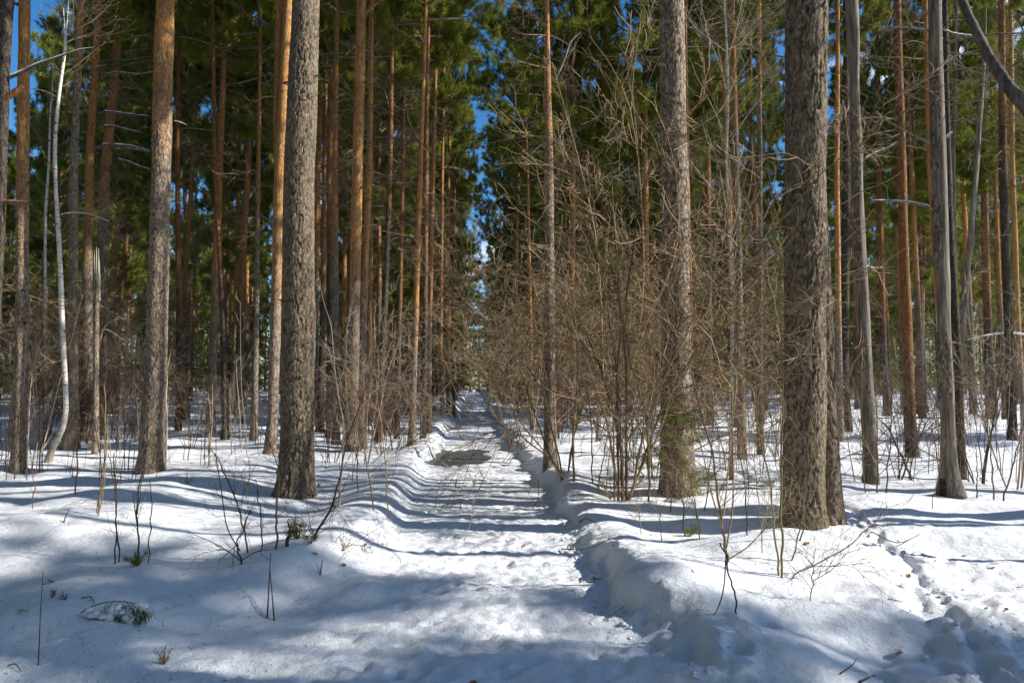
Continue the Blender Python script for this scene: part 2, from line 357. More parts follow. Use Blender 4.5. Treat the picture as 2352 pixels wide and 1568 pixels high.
def ground(x, y):
    x = np.asarray(x, float); y = np.asarray(y, float)
    h = base_h(x, y)
    nearm = (x > -9) & (x < 12) & (y > -2) & (y < 20)
    if nearm.any():
        X, Y = x[nearm], y[nearm]; hh = np.zeros_like(X)
        wv = 1 + 0.5 * vn(X * 7, Y * 7, 90)
        for trk, wd, dp in ((TRK_A, 0.060, 0.060), (TRK_B, 0.045, 0.032)):
            d = seg_dist(X + 0.03 * vn(X * 5, Y * 5, 91), Y, trk)
            hh -= dp * wv * np.exp(-(d / wd) ** 2) + 0.012 * wv * np.exp(-((d - wd * 2.0) / 0.05) ** 2)
        d = seg_dist(X, Y, TRK_A); hh += 0.012 * np.exp(-(d / 0.7) ** 2) * fbm(X * 9, Y * 9, 95, 3)
        d2 = np.exp(-(((X - 3.2) / 1.3) ** 2)) * sst(5.2, 4.2, Y) ; hh += 0.018 * d2 * fbm(X * 5, Y * 5, 97, 3)
        for (a, b, r, dp) in dimp:
            m = (np.abs(X - a) < 2.4 * r) & (np.abs(Y - b) < 2.4 * r)
            if m.any():
                q = ((X[m] - a) ** 2 + (Y[m] - b) ** 2) / (r * r)
                hh[m] -= dp * (np.exp(-q) - 0.25 * np.exp(-((np.sqrt(q) - 1.5) / 0.4) ** 2) * (r < 0.12))
        hh += 0.0035 * vn(X * 15, Y * 15, 151) * sst(9, 5, Y) + 0.0020 * vn(X * 30 + 5, Y * 30, 152) * sst(7, 4, Y) + 0.010 * np.minimum(0, fbm(X * 5, Y * 5, 153, 2) + 0.25) * sst(10, 6, Y)
        for (a, b, an, dp) in prints:
            m = (np.abs(X - a) < 0.3) & (np.abs(Y - b) < 0.3)
            if m.any():
                u_ = (X[m] - a) * math.cos(an) - (Y[m] - b) * math.sin(an); v_ = (X[m] - a) * math.sin(an) + (Y[m] - b) * math.cos(an)
                q = (u_ / 0.052) ** 2 + (v_ / 0.135) ** 2
                hh[m] -= dp * (np.exp(-q ** 2.2) - 0.30 * np.exp(-((np.sqrt(q) - 1.35) / 0.28) ** 2)) * (1 + 0.25 * vn(X[m] * 30, Y[m] * 30, 141))
        # rough cut edge of the right bank
        u = X - xc(Y); re = right_edge(Y); e = np.exp(-((u - re - 0.06) / 0.12) ** 2) * sst(14, 9, Y)
        hh += e * 0.035 * fbm(X * 9, Y * 6, 99, 3)
        e2 = np.exp(-((u - re - 0.10) / 0.28) ** 2) * sst(13, 8, Y); lip = vn(X * 3.5, Y * 3.5, 130)
        hh += e2 * (0.020 * np.round(1.6 * fbm(X * 4, Y * 3, 131, 2)) + 0.008 * fbm(X * 22, Y * 22, 133, 2))
        hh += sst(0.0, 0.4, u - re) * sst(9, 6, Y) * (0.007 * fbm(X * 9, Y * 9, 135, 3))
        pth = sst(0.15, -0.1, u - re) * sst(-1.6, -1.0, u) * sst(12, 7, Y)
        hh += pth * (0.012 * fbm(X * 3.0, Y * 3.4, 137, 3) + 0.006 * fbm(X * 13, Y * 13, 139, 2))
        h = h.copy(); h[nearm] += hh
    return h
def gh(x, y): return float(ground(np.array([x]), np.array([y]))[0])
PUD = [gz(*p, 0.0) for p in [(985, 1066), (985, 1052), (1000, 1040), (1010, 1030), (1110, 1030), (1127, 1046), (1125, 1067)]]
def axis(fine0, fine1, d, lo, hi, g):
    a = list(np.arange(fine0, fine1 + 1e-6, d)); s = d
    while a[-1] < hi: s *= g; a.append(a[-1] + s)
    s = d
    while a[0] > lo: s *= g; a.insert(0, a[0] - s)
    return np.array(a)
gx = axis(-5.0, 6.0, 0.034, -330, 330, 1.06)
gy_near = np.arange(3.2, 8.5, 0.031); rows = list(gy_near)
while rows[-1] < 330: rows.append(rows[-1] + max(0.031, rows[-1] * 0.0062))
s = 0.028; back = [3.2]
while back[0] > -40: s *= 1.15; back.insert(0, back[0] - s)
gy = np.array(back[:-1] + rows)
GX, GY = np.meshgrid(gx, gy); GZ = ground(GX, GY)
PX = [p[0] for p in PUD]; px0, px1 = min(PX), max(PX); py0, py1 = min(p[1] for p in PUD), max(p[1] for p in PUD)
yn = (GY - py0) / (py1 - py0); jx = 0.22 * vn(GY * 2.2, GX * 0 + 2, 123) + 0.06 * vn(GY * 7, GX * 3, 124)
inx = sst(px0 - 0.10 + jx, px0 + 0.06 + jx, GX - 0.10 * np.clip(yn, 0, 1)) * sst(px1 + 0.10 + jx, px1 - 0.06 + jx, GX + 0.08 * np.clip(yn, 0, 1))
jy = 0.5 * vn(GX * 2.0, GY * 0 + 4, 125) + 0.25 * vn(GX * 7, GY * 2, 126)
inp = inx * sst(py0 - 0.25 + jy, py0 + 0.12 + jy, GY) * sst(py1 + 0.45 + jy * 1.5, py1 - 0.25 + jy * 1.5, GY)
GZ = GZ * (1 - inp) + (-0.035) * inp
nv = np.arange(GX.size).reshape(GX.shape)
Q = np.stack([nv[:-1, :-1], nv[:-1, 1:], nv[1:, 1:], nv[1:, :-1]], -1).reshape(-1, 4)
V = np.stack([GX, GY, GZ], -1).reshape(-1, 3)
gzx = np.gradient(GZ, gx, axis=1); gzy = np.gradient(GZ, gy, axis=0)
NR = nrm(np.stack([-gzx, -gzy, np.ones_like(GZ)], -1).reshape(-1, 3))
fcx = V[Q, 0].mean(1); fcy = V[Q, 1].mean(1); fu = fcx - xc(fcy)
onpath = (fu > left_edge(fcy) - 0.05) & (fu < right_edge(fcy) + 0.02) & (fcy > -6) & (fcy < 96)
for nm, mask, mt in (('snow_ground', ~onpath, M_snow), ('path', onpath, M_snow_path)):
    q = Q[mask]; used, inv = np.unique(q, return_inverse=True)
    me = mesh_from(nm, V[used], inv.reshape(-1, 4), mt)
    try: me.normals_split_custom_set_from_vertices(NR[used].tolist())
    except Exception as e: print('normals', e)
    o = put(nm, me); o['kind'] = 'structure'
# wet asphalt showing through
m, t, nd = mat_new('wet_asphalt'); v, raw = objco(t, (1, 1, 1)); n = noise(t, v, 60, 4, 0.7); vv, _ = objco(t, (0.6, 6, 1)); n2 = noise(t, vv, 1.2, 4)
c = mixc(t, ramp(t, n, 0.3, 0.8), (0.055, 0.058, 0.058), (0.15, 0.155, 0.15)); c = mixc(t, ramp(t, n2, 0.55, 0.75), c, (0.26, 0.27, 0.27))  # pale crosswise streaks paint sunlit stripes into the asphalt colour
finish(t, c, 0.35, n, 0.4, 0.004, 0.4)
xs = np.linspace(px0 - 0.4, px1 + 0.4, 12); ys = np.linspace(py0 - 0.9, py1 + 1.4, 12); AX, AY = np.meshgrid(xs, ys)
nv = np.arange(144).reshape(12, 12); q = np.stack([nv[:-1, :-1], nv[:-1, 1:], nv[1:, 1:], nv[1:, :-1]], -1).reshape(-1, 4)
o = put('asphalt', mesh_from('asphalt', np.stack([AX, AY, AX * 0 - 0.022], -1).reshape(-1, 3), q, m)); o['kind'] = 'structure'

# ------------------------------------------------------------------ trunks
def bark_disp(th, z, rad, depth, cw, ch, seed):
    """fissured pine bark: sinuous cracks between flaky plates, th 0..2pi, z metres"""
    n = max(6, int(round(2 * math.pi * rad / cw))); t1 = th / (2 * math.pi)
    wu = 0.55 * vn(t1 * n, z / ch * 1.3, seed + 20, n) + 0.25 * vn(t1 * n * 3, z / ch * 4, seed + 21, n * 3)
    u = t1 * n + wu; v = z / ch + 0.5 * vn(t1 * n, z / ch * 0.9, seed + 22, n)
    c1 = np.abs(vn(u * 1.0, v, seed, n) + 0.35 * vn(u * 2, v * 2.1, seed + 1, n * 2)); c2 = np.abs(vn(u * 2, v * 2.6, seed + 2, n * 2) + 0.3 * vn(u * 4, v * 5, seed + 4, n * 4))
    k1 = sst(0.0, 0.15, c1); k2 = sst(0.0, 0.13, c2)
    fl = vn(u * 3, v * 3.2, seed + 5, n * 3) + 0.6 * vn(u * 6, v * 8, seed + 6, n * 6)
    return depth * (k1 * 0.80 + 0.45 * k1 * k2 - 0.9 + 0.15 * fl)
def trunk_mesh(name, axis_pts, radii, mat, sides=16, dz=0.25, zfine=None, disp=None, seed=0, lump=0.05):
    """axis_pts (k,3) local, radii (k) ; z from axis_pts"""
    A = np.array(axis_pts, float); Rr = np.array(radii, float)
    z0, z1 = A[0, 2], A[-1, 2]
    if zfine: zs = np.concatenate([np.arange(z0, zfine[0], zfine[1]), np.arange(zfine[0], z1, dz)])
    else: zs = np.arange(z0, z1, dz)
    zs = np.append(zs, z1)
    ax = np.interp(zs, A[:, 2], A[:, 0]); ay = np.interp(zs, A[:, 2], A[:, 1]); r = np.interp(zs, A[:, 2], Rr)
    if len(A) > 2:                                         # soften kinks
        k = np.ones(5) / 5
        for a in (ax, ay, r): a[2:-2] = np.convolve(a, k, 'valid')
    ax = ax + r * 0.10 * vn(zs * 0.45, zs * 0, seed + 3); r = r * (1 + lump * 0.6 * vn(zs * 0.8, zs * 0, seed + 8))
    th = np.arange(sides) * 2 * math.pi / sides
    TH, Z = np.meshgrid(th, zs); RR = np.repeat(r[:, None], sides, 1)
    RR = RR * (1 + lump * vn(TH / (2 * math.pi) * 5, Z * 1.3, seed, 5))
    fl = np.exp(-(Z - 0.1) / 0.22); RR = RR * (1 + 0.22 * np.clip(fl, 0, 1.4) * (0.45 + vn(TH / (2 * math.pi) * 6, Z * 0.4, seed + 5, 6)))
    if disp: RR = RR + bark_disp(TH, Z, float(r[0]), *disp, seed) * np.clip(1 - (Z - disp_top) / 3, 0, 1)
    V = np.stack([ax[:, None] + RR * np.cos(TH), ay[:, None] + RR * np.sin(TH), Z], -1).reshape(-1, 3)
    nv = np.arange(len(zs) * sides).reshape(len(zs), sides)
    q = np.stack([nv[:-1], np.roll(nv, -1, 1)[:-1], np.roll(nv, -1, 1)[1:], nv[1:]], -1).reshape(-1, 4)
    return mesh_from(name, V, q, mat)
disp_top = 9.0

# ------------------------------------------------------------------ crown library (metres; z=0 at the lowest live branch)
def crown(seed, H, R, nb, style='pine', mat=None, K=17, ntw=12, ntf=7):
    r = np.random.default_rng(seed)
    t = np.sort(r.uniform(0, 1, nb)); z = t * H * 0.97
    az = r.uniform(0, 2 * math.pi, nb)
    if style == 'pine':
        L = R * (0.35 + 0.65 * np.sin(np.clip(t * 1.25 + 0.28, 0, math.pi) * 1.9) ** 0.8 if False else 1) * np.interp(t, [0, 0.18, 0.5, 0.8, 1], [0.62, 0.95, 1.0, 0.72, 0.22]) * r.uniform(0.55, 1.12, nb)
        el = np.interp(t, [0, 0.4, 1], [0.05, 0.35, 1.0]) + r.normal(0, 0.16, nb); up, wig = 0.05, 0.13
    else:
        L = R * np.interp(t, [0, 0.1, 1], [0.8, 1.0, 0.08]) * r.uniform(0.7, 1.1, nb); el = np.interp(t, [0, 1], [-0.12, 0.5]) + r.normal(0, 0.1, nb); up, wig = 0.02, 0.09
    D = np.stack([np.cos(az) * np.cos(el), np.sin(az) * np.cos(el), np.sin(el)], -1)
    S = np.stack([z * 0, z * 0, z], -1)
    P = grow(S, D, L, 7, wig, up, r); r0 = 0.012 + 0.011 * L
    Rb = r0[:, None] * np.linspace(1, 0.22, 7)
    parts = [tubes(P, Rb, 4)]
    S2, D2, t2, pr = kids(P, Rb, ntw, 0.30 if style == 'pine' else 0.15, 1.0, 0.85, r)
    L2 = np.repeat(L, ntw) * (0.42 - 0.25 * t2) * r.uniform(0.6, 1.3, len(t2)) + 0.12
    D2[:, 2] *= 0.55
    P2 = grow(S2, D2, L2, 4, 0.12, 0.10 if style == 'pine' else -0.02, r); R2 = (0.008 * np.ones(len(L2)))[:, None] * np.linspace(1, 0.4, 4)
    parts.append(tubes(P2, R2, 3))
    S3, D3, t3, _ = kids(P2, R2, ntf, 0.25, 1.05, 0.5, r)
    S3b = P[:, -1]; D3b = nrm(P[:, -1] - P[:, -2])
    if style == 'pine': D3[:, 2] += 0.25
    Cn = np.concatenate([S3, S3b]); Dn = np.concatenate([D3, D3b])
    Vn, Fn, tone = tufts(Cn, Dn, K, 0.19 if style == 'pine' else 0.15, 0.023, 0.72, r)
    # tone varies by branch as well as by tuft
    bt = np.repeat(np.repeat(r.uniform(0, 1, nb), ntw), ntf); bt = np.concatenate([bt, r.uniform(0, 1, nb)])
    tone = np.clip(0.55 * tone + 0.42 * np.repeat(bt, K * 3), 0, 1)
    Vl, Ql = merge(parts)
    return mesh_from('crown_limbs', Vl, Ql, M_limb), mesh_from('crown_needles', Vn, Fn, mat or M_needle, False, tone)
LIB = [crown(101, 9.5, 2.4, 46), crown(102, 8.5, 2.7, 40), crown(103, 11, 2.3, 52), crown(104, 7.5, 2.1, 34), crown(105, 10, 2.9, 52)]
CROWNH = [9.5, 8.5, 11, 7.5, 10]
FIR = [crown(201, 13, 2.1, 90, 'fir', M_needle_dk, 12, 10, 4), crown(202, 15, 2.4, 100, 'fir', M_needle_dk, 12, 10, 4)]
def deadlimbs(seed, z0, z1, n, Lm):
    r = np.random.default_rng(seed); z = r.uniform(z0, z1, n); az = r.uniform(0, 2 * math.pi, n); el = r.normal(0.0, 0.25, n); L = Lm * r.uniform(0.3, 1.1, n) ** 1.3
    P = grow(np.stack([z * 0, z * 0, z], -1), np.stack([np.cos(az) * np.cos(el), np.sin(az) * np.cos(el), np.sin(el)], -1), L, 7, 0.13, -0.03, r)
    Rb = (0.006 + 0.008 * L)[:, None] * np.linspace(1, 0.25, 7); S2, D2, t2, pr = kids(P, Rb, 5, 0.25, 1, 0.8, r)
    P2 = grow(S2, D2, np.repeat(L, 5) * 0.35 * r.uniform(0.4, 1.2, len(t2)), 4, 0.2, 0, r)
    R2 = np.full(len(t2), 0.006)[:, None] * np.linspace(1, 0.5, 4)
    S3, D3, t3, _ = kids(P2, R2, 3, 0.3, 1, 0.8, r); P3 = grow(S3, D3, r.uniform(0.1, 0.35, len(t3)), 3, 0.2, 0, r)
    Vl, Ql = merge([tubes(P, Rb, 4), tubes(P2, R2, 3), tubes(P3, np.full((len(t3), 3), 0.0035), 3)])
    return mesh_from('bare_limbs', Vl, Ql, M_limb)
DEAD = [deadlimbs(301, 0, 5.5, 26, 1.9), deadlimbs(302, 0, 5.5, 34, 1.4), deadlimbs(303, 0, 5.5, 18, 2.3)]

pine_count = [0]
def px_tree(name, label, pts, H=20, mat=M_bark, oz=None, cr=None, zc=None, cat='pine', group=None, fine=None, sides=20, disp=None, dead=None, cs=0.78, flare=0.0, depth=None, lump=0.05, seed=None):
    """pts: pixel outline [(x, y, width)...] from the base up; first point stands on the snow"""
    seed = seed if seed is not None else int(pts[0][0] * 7 + pts[0][1]) % 997
    bx, by, bw = pts[0]
    if depth is None:
        z = 0.25
        for _ in range(4):
            g = gz(bx, by, z); z = gh(*g)
        G = np.array([g[0], g[1], z]); depth = (G - EYE).dot(FW)
    else:
        G = at_plane(bx, by, depth); G[2] = gh(G[0], G[1])
    ax, rd = [], []
    for (x, y, wd) in pts:
        P = at_plane(x, y, depth); ax.append(P - G); rd.append(wd * depth / FPX / 2)
    ax[0][:] = 0
    r0 = rd[0]
    A = [ax[0] + np.array([0, 0, -0.25])] + ax; Rr = [r0 * 1.05] + rd
    d = ax[-1] - ax[-2] if len(ax) > 1 else np.array([0, 0, 1.]); s = (H - ax[-1][2]) / max(d[2], 0.1)
    if H > ax[-1][2] + 0.5:
        top = ax[-1] + d * s * 0.6; top[2] = H
        mid = (ax[-1] + top) / 2
        A += [mid, top]; Rr += [rd[-1] * 0.66, 0.02]
    A = np.array(A); e = empty(name, tuple(G), label, cat, group)
    tm = trunk_mesh('trunk', A, Rr, mat, sides, 0.16, fine, disp, seed, lump)
    o = put('trunk', tm, (0, 0, 0), e); o['bark_z'] = float(oz if oz is not None else 6.0)
    def axis_at(z): return np.array([np.interp(z, A[:, 2], A[:, 0]), np.interp(z, A[:, 2], A[:, 1]), z])
    if cr is None: cr = seed % 5
    if cr >= 0:
        L, N = LIB[cr]; ch = CROWNH[cr]; zc = zc if zc is not None else H - ch * 1.02; sz = (H - zc + 0.3) / ch
        az = seed * 1.7; ca = axis_at(zc); tp = axis_at(H * 0.98)
        zc = min(zc + 1.0, H - 5.5) if cs < 1 else zc; sz = (H - zc + 0.3) / ch; ca = axis_at(zc); sxy = cs * (0.85 + 0.3 * ((seed * 13) % 10) / 10)
        put('crown', N, tuple(ca), e, (sxy, sxy, sz), (0, 0, az)); put('limbs', L, tuple(ca), e, (sxy, sxy, sz), (0, 0, az))
        if dead is None: dead = seed % 3
        if dead >= 0:
            dz = min(5.2, zc * 0.6); put('dead_limbs', DEAD[dead], tuple(axis_at(zc - dz)), e, (0.9, 0.9, dz / 5.5), (0, 0, az + 1))
    pine_count[0] += 1
    return e, G, depth, A
def px_h(y, depth): return CAMZ + depth * math.tan(math.atan((784 - y) / FPX) + PITCH)

PG = 'pines standing in front of the far stand'
# the four largest pines
T14 = px_tree('pine_tree', 'thickest grey pine trunk just left of the path, deeply fissured bark', [(676, 1136, 90), (678, 1100, 79), (682, 1000, 74), (685, 784, 71), (690, 392, 66), (703, 0, 61)], 21, M_bark_big, 9.5, 0, 12, sides=150, fine=(7.6, 0.017), disp=(0.030, 0.075, 0.22), dead=-1)
T35 = px_tree('pine_tree', 'widest rough pine at the right with a second stem at its back', [(1842, 1208, 96), (1844, 1150, 88), (1848, 1000, 86), (1850, 784, 84), (1850, 392, 86), (1852, 0, 88)], 22, M_bark_big, 9.5, 2, 12.5, sides=150, fine=(6.4, 0.018), disp=(0.036, 0.075, 0.40), dead=-1)
e, G, dp, A = T35
for_st = [(1907, 1240, 60), (1905, 1150, 52), (1900, 1000, 47), (1893, 784, 42), (1884, 560, 34), (1870, 330, 30), (1858, 100, 26)]
P = [at_plane(x, y, dp + 0.06) - G for x, y, _ in for_st]; P[0][2] = -0.25
o = put('stem', trunk_mesh('stem', np.array(P), [wd * dp / FPX / 2 for *_, wd in for_st], M_bark_big, 80, 0.1, (5.5, 0.02), (0.03, 0.075, 0.36), 61), (0, 0, 0), e); o['bark_z'] = 9.0
T29 = px_tree('pine_tree', 'tall warm barked pine behind the big bare bush, green sapling at its foot', [(1553, 1131, 84), (1553, 1080, 76), (1554, 784, 64), (1548, 392, 63), (1539, 0, 55)], 21, M_bark_warm, 11.5, 4, 12, sides=120, fine=(8.2, 0.02), disp=(0.018, 0.07, 0.22), dead=-1)
T9 = px_tree('pine_tree', 'stout grey pine at the left turning orange near the top of the photo', [(344, 1083, 60), (349, 1040, 51), (360, 784, 45), (371, 392, 41), (379, 0, 39)], 20, M_bark_warm, 6.3, 1, 12, sides=100, fine=(9, 0.022), disp=(0.015, 0.06, 0.20), dead=-1)

# (label, pts, H, mat, orange-from pixel y, crown, crown base height)
def T(label, pts, oy=None, H=20, mat=M_bark, cr=None, zc=None, **kw):
    e = px_tree('pine_tree', label, pts, H, mat, None, cr, zc, **kw)
    tr = [c for c in e[0].children if c.name.startswith('trunk')][0]
    tr['bark_z'] = float(px_h(oy, e[2]) - e[1][2]) if oy is not None else 99.0
    return e
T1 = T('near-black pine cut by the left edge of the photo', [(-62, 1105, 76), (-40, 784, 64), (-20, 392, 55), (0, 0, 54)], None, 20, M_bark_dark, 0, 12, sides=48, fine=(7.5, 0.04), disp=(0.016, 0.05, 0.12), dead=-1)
T2 = T('ochre pine with pale sunlit right rim, beside the black trunk at the left edge', [(41, 1074, 34), (44, 1010, 28), (49, 784, 26), (51, 392, 26), (56, 0, 23)], 470, 19, M_bark_warm, 1, 11, sides=48, fine=(8, 0.05), disp=(0.006, 0.03, 0.07), dead=-1)
T4 = T('slender grey pine close behind the white birch', [(162, 1032, 35), (166, 990, 26), (168, 784, 21), (169, 392, 18), (187, 0, 15)], 150, 19, M_bark_warm, 3, 11.5, sides=32, dead=0)
T5 = T('scaly reddish pine with a torn limb scar, right of the slender grey pine', [(196, 1012, 26), (200, 784, 23), (204, 392, 18), (219, 150, 16), (228, 0, 13)], 560, 18, M_bark, 3, 9.5, dead=0)
T6 = T('crooked pine leaning right above the splintered snag', [(226, 1000, 30), (230, 784, 27), (240, 392, 21), (262, 200, 18), (281, 0, 15)], 450, 18, M_bark, 1, 9.0, dead=2)
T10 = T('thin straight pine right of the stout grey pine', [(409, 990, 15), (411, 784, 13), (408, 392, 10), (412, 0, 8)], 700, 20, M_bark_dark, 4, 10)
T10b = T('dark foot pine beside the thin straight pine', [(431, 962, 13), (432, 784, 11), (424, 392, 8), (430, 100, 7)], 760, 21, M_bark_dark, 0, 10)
T11 = T('grey-footed pine with bright ochre upper stem, midway between the two stout trunks', [(483, 1003, 22), (490, 784, 18), (505, 392, 14), (519, 0, 10)], 640, 20, M_bark, 2, 10)
T12 = T('pine with dark lower bark just right of the ochre stemmed pine', [(517, 1010, 17), (515, 784, 13), (494, 392, 10), (489, 0, 7)], 620, 20, M_bark_dark, 3, 11)
T12b = T('slim dark pine halfway to the forked orange pine', [(583, 1012, 18), (588, 784, 13), (594, 392, 9), (598, 100, 7)], 500, 19, M_bark, 1, 9.5)
T13 = T('bright orange forked pine touching the thickest trunk on its left', [(621, 1053, 28), (627, 960, 23), (632, 784, 23), (644, 392, 26), (662, 0, 19)], 620, 20, M_bark_warm, 4, 10.5, sides=48, fine=(9, 0.05), disp=(0.006, 0.03, 0.06), dead=-1)
e, G, dp, A = T13
fk = [(640, 420, 18), (636, 300, 17), (640, 150, 20), (644, 0, 20), (646, -300, 14)]
P = np.array([at_plane(x, y, dp + 0.12) - G for x, y, _ in fk])
o = put('stem', trunk_mesh('stem', P, [wd * dp / FPX / 2 for *_, wd in fk], M_bark, 24, 0.15, None, None, 71), (0, 0, 0), e); o['bark_z'] = 3.0
T15 = T('reddish pine right behind the thickest trunk, dark foot', [(735, 985, 18), (741, 784, 14), (745, 392, 10), (752, 0, 7)], 660, 20, M_bark_dark, 0, 10)
T15b = T('left one of two slim pines between the thickest trunk and the big orange pine', [(757, 1000, 16), (757, 784, 13), (757, 392, 12), (762, 0, 8)], 560, 20, M_bark_dark, 2, 10)
T15c = T('right one of two slim pines between the thickest trunk and the big orange pine', [(771, 1022, 17), (771, 784, 15), (770, 392, 14), (775, 0, 8)], 560, 20, M_bark, 4, 9.5)
T16 = T('big orange pine with flaking bark left of the path, highest orange stem of its pair', [(807, 1034, 36), (809, 990, 29), (813, 784, 25), (822, 392, 25), (829, 0, 21)], 640, 20, M_bark_warm, 0, 10, sides=40, fine=(10, 0.05), disp=(0.006, 0.03, 0.06), dead=1)
T17 = T('slimmer pine leaning on the right side of the big orange pine', [(830, 1030, 28), (834, 784, 16), (848, 392, 14), (853, 0, 11)], 660, 20, M_bark_warm, 3, 10.5, sides=28)
T18 = T('dark footed pine between the orange pair and the path', [(868, 1016, 21), (880, 784, 15), (896, 392, 11), (902, 0, 8)], 470, 19, M_bark_dark, 1, 9)
T19 = T('thin pine with brown bark right of the dark footed pine', [(912, 1008, 15), (916, 784, 11), (925, 392, 9), (930, 100, 7)], 700, 19, M_bark_dark, 2, 8.5)
T20 = T('smooth ochre pine nearest the left bank of the path', [(945, 1024, 18), (949, 900, 14), (953, 784, 14), (965, 392, 11), (979, 0, 8)], 760, 18, M_bark_warm, 4, 8.0, dead=1, sides=28)
T22 = T('black footed pine on the left bank, left one of two touching', [(971, 1006, 15), (976, 784, 12), (978, 392, 12), (985, 0, 9)], 640, 20, M_bark_dark, 0, 9)
T22b = T('black footed pine on the left bank, right one of two touching', [(985, 994, 15), (987, 784, 10), (995, 392, 9), (1002, 100, 7)], 700, 20, M_bark, 2, 9)
T23 = T('pine beside the left bank of the path, third trunk past the smooth ochre pine', [(1017, 956, 12), (1012, 784, 8), (1016, 392, 7), (1020, 100, 5)], 820, 20, M_bark, 3, 9.5)
T24 = T('orange pine over the left bank where the path narrows', [(1030, 948, 9), (1026, 784, 8), (1031, 392, 6.5), (1035, 150, 5)], 860, 20, M_bark, 1, 9.5)
T25 = T('farthest clear pine left of the narrowing path', [(1043, 935, 8), (1040, 784, 7), (1044, 500, 6), (1046, 250, 4)], 860, 20, M_bark_dark, 4, 9)
T27 = T('first trunk right of the path, grey foot and pinkish orange top', [(1264, 1072, 36), (1264, 1000, 29), (1262, 784, 26), (1261, 392, 20), (1257, 180, 16), (1256, 0, 10)], 300, 17, M_bark_warm, 3, 9.0, sides=36, dead=0)
T28 = T('thin reddish pine behind the top of the bare bush', [(1222, 985, 10), (1218, 700, 8), (1212, 400, 6), (1206, 250, 5)], 900, 16, M_bark, 1, 8)
T30 = T('slim orange stem peeping from behind the right edge of the warm lit pine', [(1592, 1005, 10), (1588, 784, 9), (1580, 392, 7), (1574, 0, 6)], 900, 19, M_bark_warm, 3, 11, cs=0.62)
T31 = T('dull red pine between the warm lit pine and the thin birch', [(1630, 969, 20), (1628, 784, 16), (1625, 392, 13), (1625, 0, 8)], 520, 20, M_bark_dark, 2, 10, cs=0.62)
T33 = T('grey pine just right of the thin birch', [(1703, 1054, 22), (1699, 784, 19), (1691, 392, 16), (1682, 0, 10)], 300, 19, M_bark, 1, 12.5, dead=1, cs=0.62)
T34 = T('straight slim pine with lit right edge, left of the widest rough pine', [(1746, 1046, 15), (1747, 784, 11), (1747, 392, 9), (1743, 0, 9)], 200, 19, M_bark_warm, 0, 12, dead=1, cs=0.62)
T36 = T('orange pine seen right of the widest rough pine', [(1930, 1012, 17), (1926, 784, 13), (1922, 392, 12), (1925, 0, 8)], 700, 20, M_bark_warm, 4, 11)
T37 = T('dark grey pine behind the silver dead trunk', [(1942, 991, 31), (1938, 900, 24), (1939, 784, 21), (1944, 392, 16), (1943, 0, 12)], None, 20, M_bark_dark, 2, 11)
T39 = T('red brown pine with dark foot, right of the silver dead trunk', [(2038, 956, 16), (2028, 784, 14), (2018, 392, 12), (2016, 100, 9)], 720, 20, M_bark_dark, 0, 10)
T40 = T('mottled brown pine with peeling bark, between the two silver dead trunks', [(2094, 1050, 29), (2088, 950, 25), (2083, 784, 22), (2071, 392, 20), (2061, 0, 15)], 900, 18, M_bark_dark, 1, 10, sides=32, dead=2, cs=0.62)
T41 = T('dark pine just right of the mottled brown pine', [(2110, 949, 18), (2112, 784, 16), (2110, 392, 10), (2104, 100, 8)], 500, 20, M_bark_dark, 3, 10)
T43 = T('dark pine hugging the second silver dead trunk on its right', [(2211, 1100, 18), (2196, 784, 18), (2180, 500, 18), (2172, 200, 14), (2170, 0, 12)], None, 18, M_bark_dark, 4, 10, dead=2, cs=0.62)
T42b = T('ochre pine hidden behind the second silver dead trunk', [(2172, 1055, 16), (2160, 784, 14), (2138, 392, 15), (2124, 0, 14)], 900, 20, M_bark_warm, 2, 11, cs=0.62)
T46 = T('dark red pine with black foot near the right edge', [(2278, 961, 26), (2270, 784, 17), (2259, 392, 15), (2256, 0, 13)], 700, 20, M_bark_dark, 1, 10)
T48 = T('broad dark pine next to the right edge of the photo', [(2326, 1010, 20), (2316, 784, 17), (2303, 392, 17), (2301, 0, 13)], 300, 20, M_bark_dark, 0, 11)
T49 = T('orange pine with lit right edge at the right border', [(2352, 990, 13), (2340, 784, 11), (2325, 392, 11), (2322, 100, 9)], 800, 20, M_bark_warm, 3, 11)

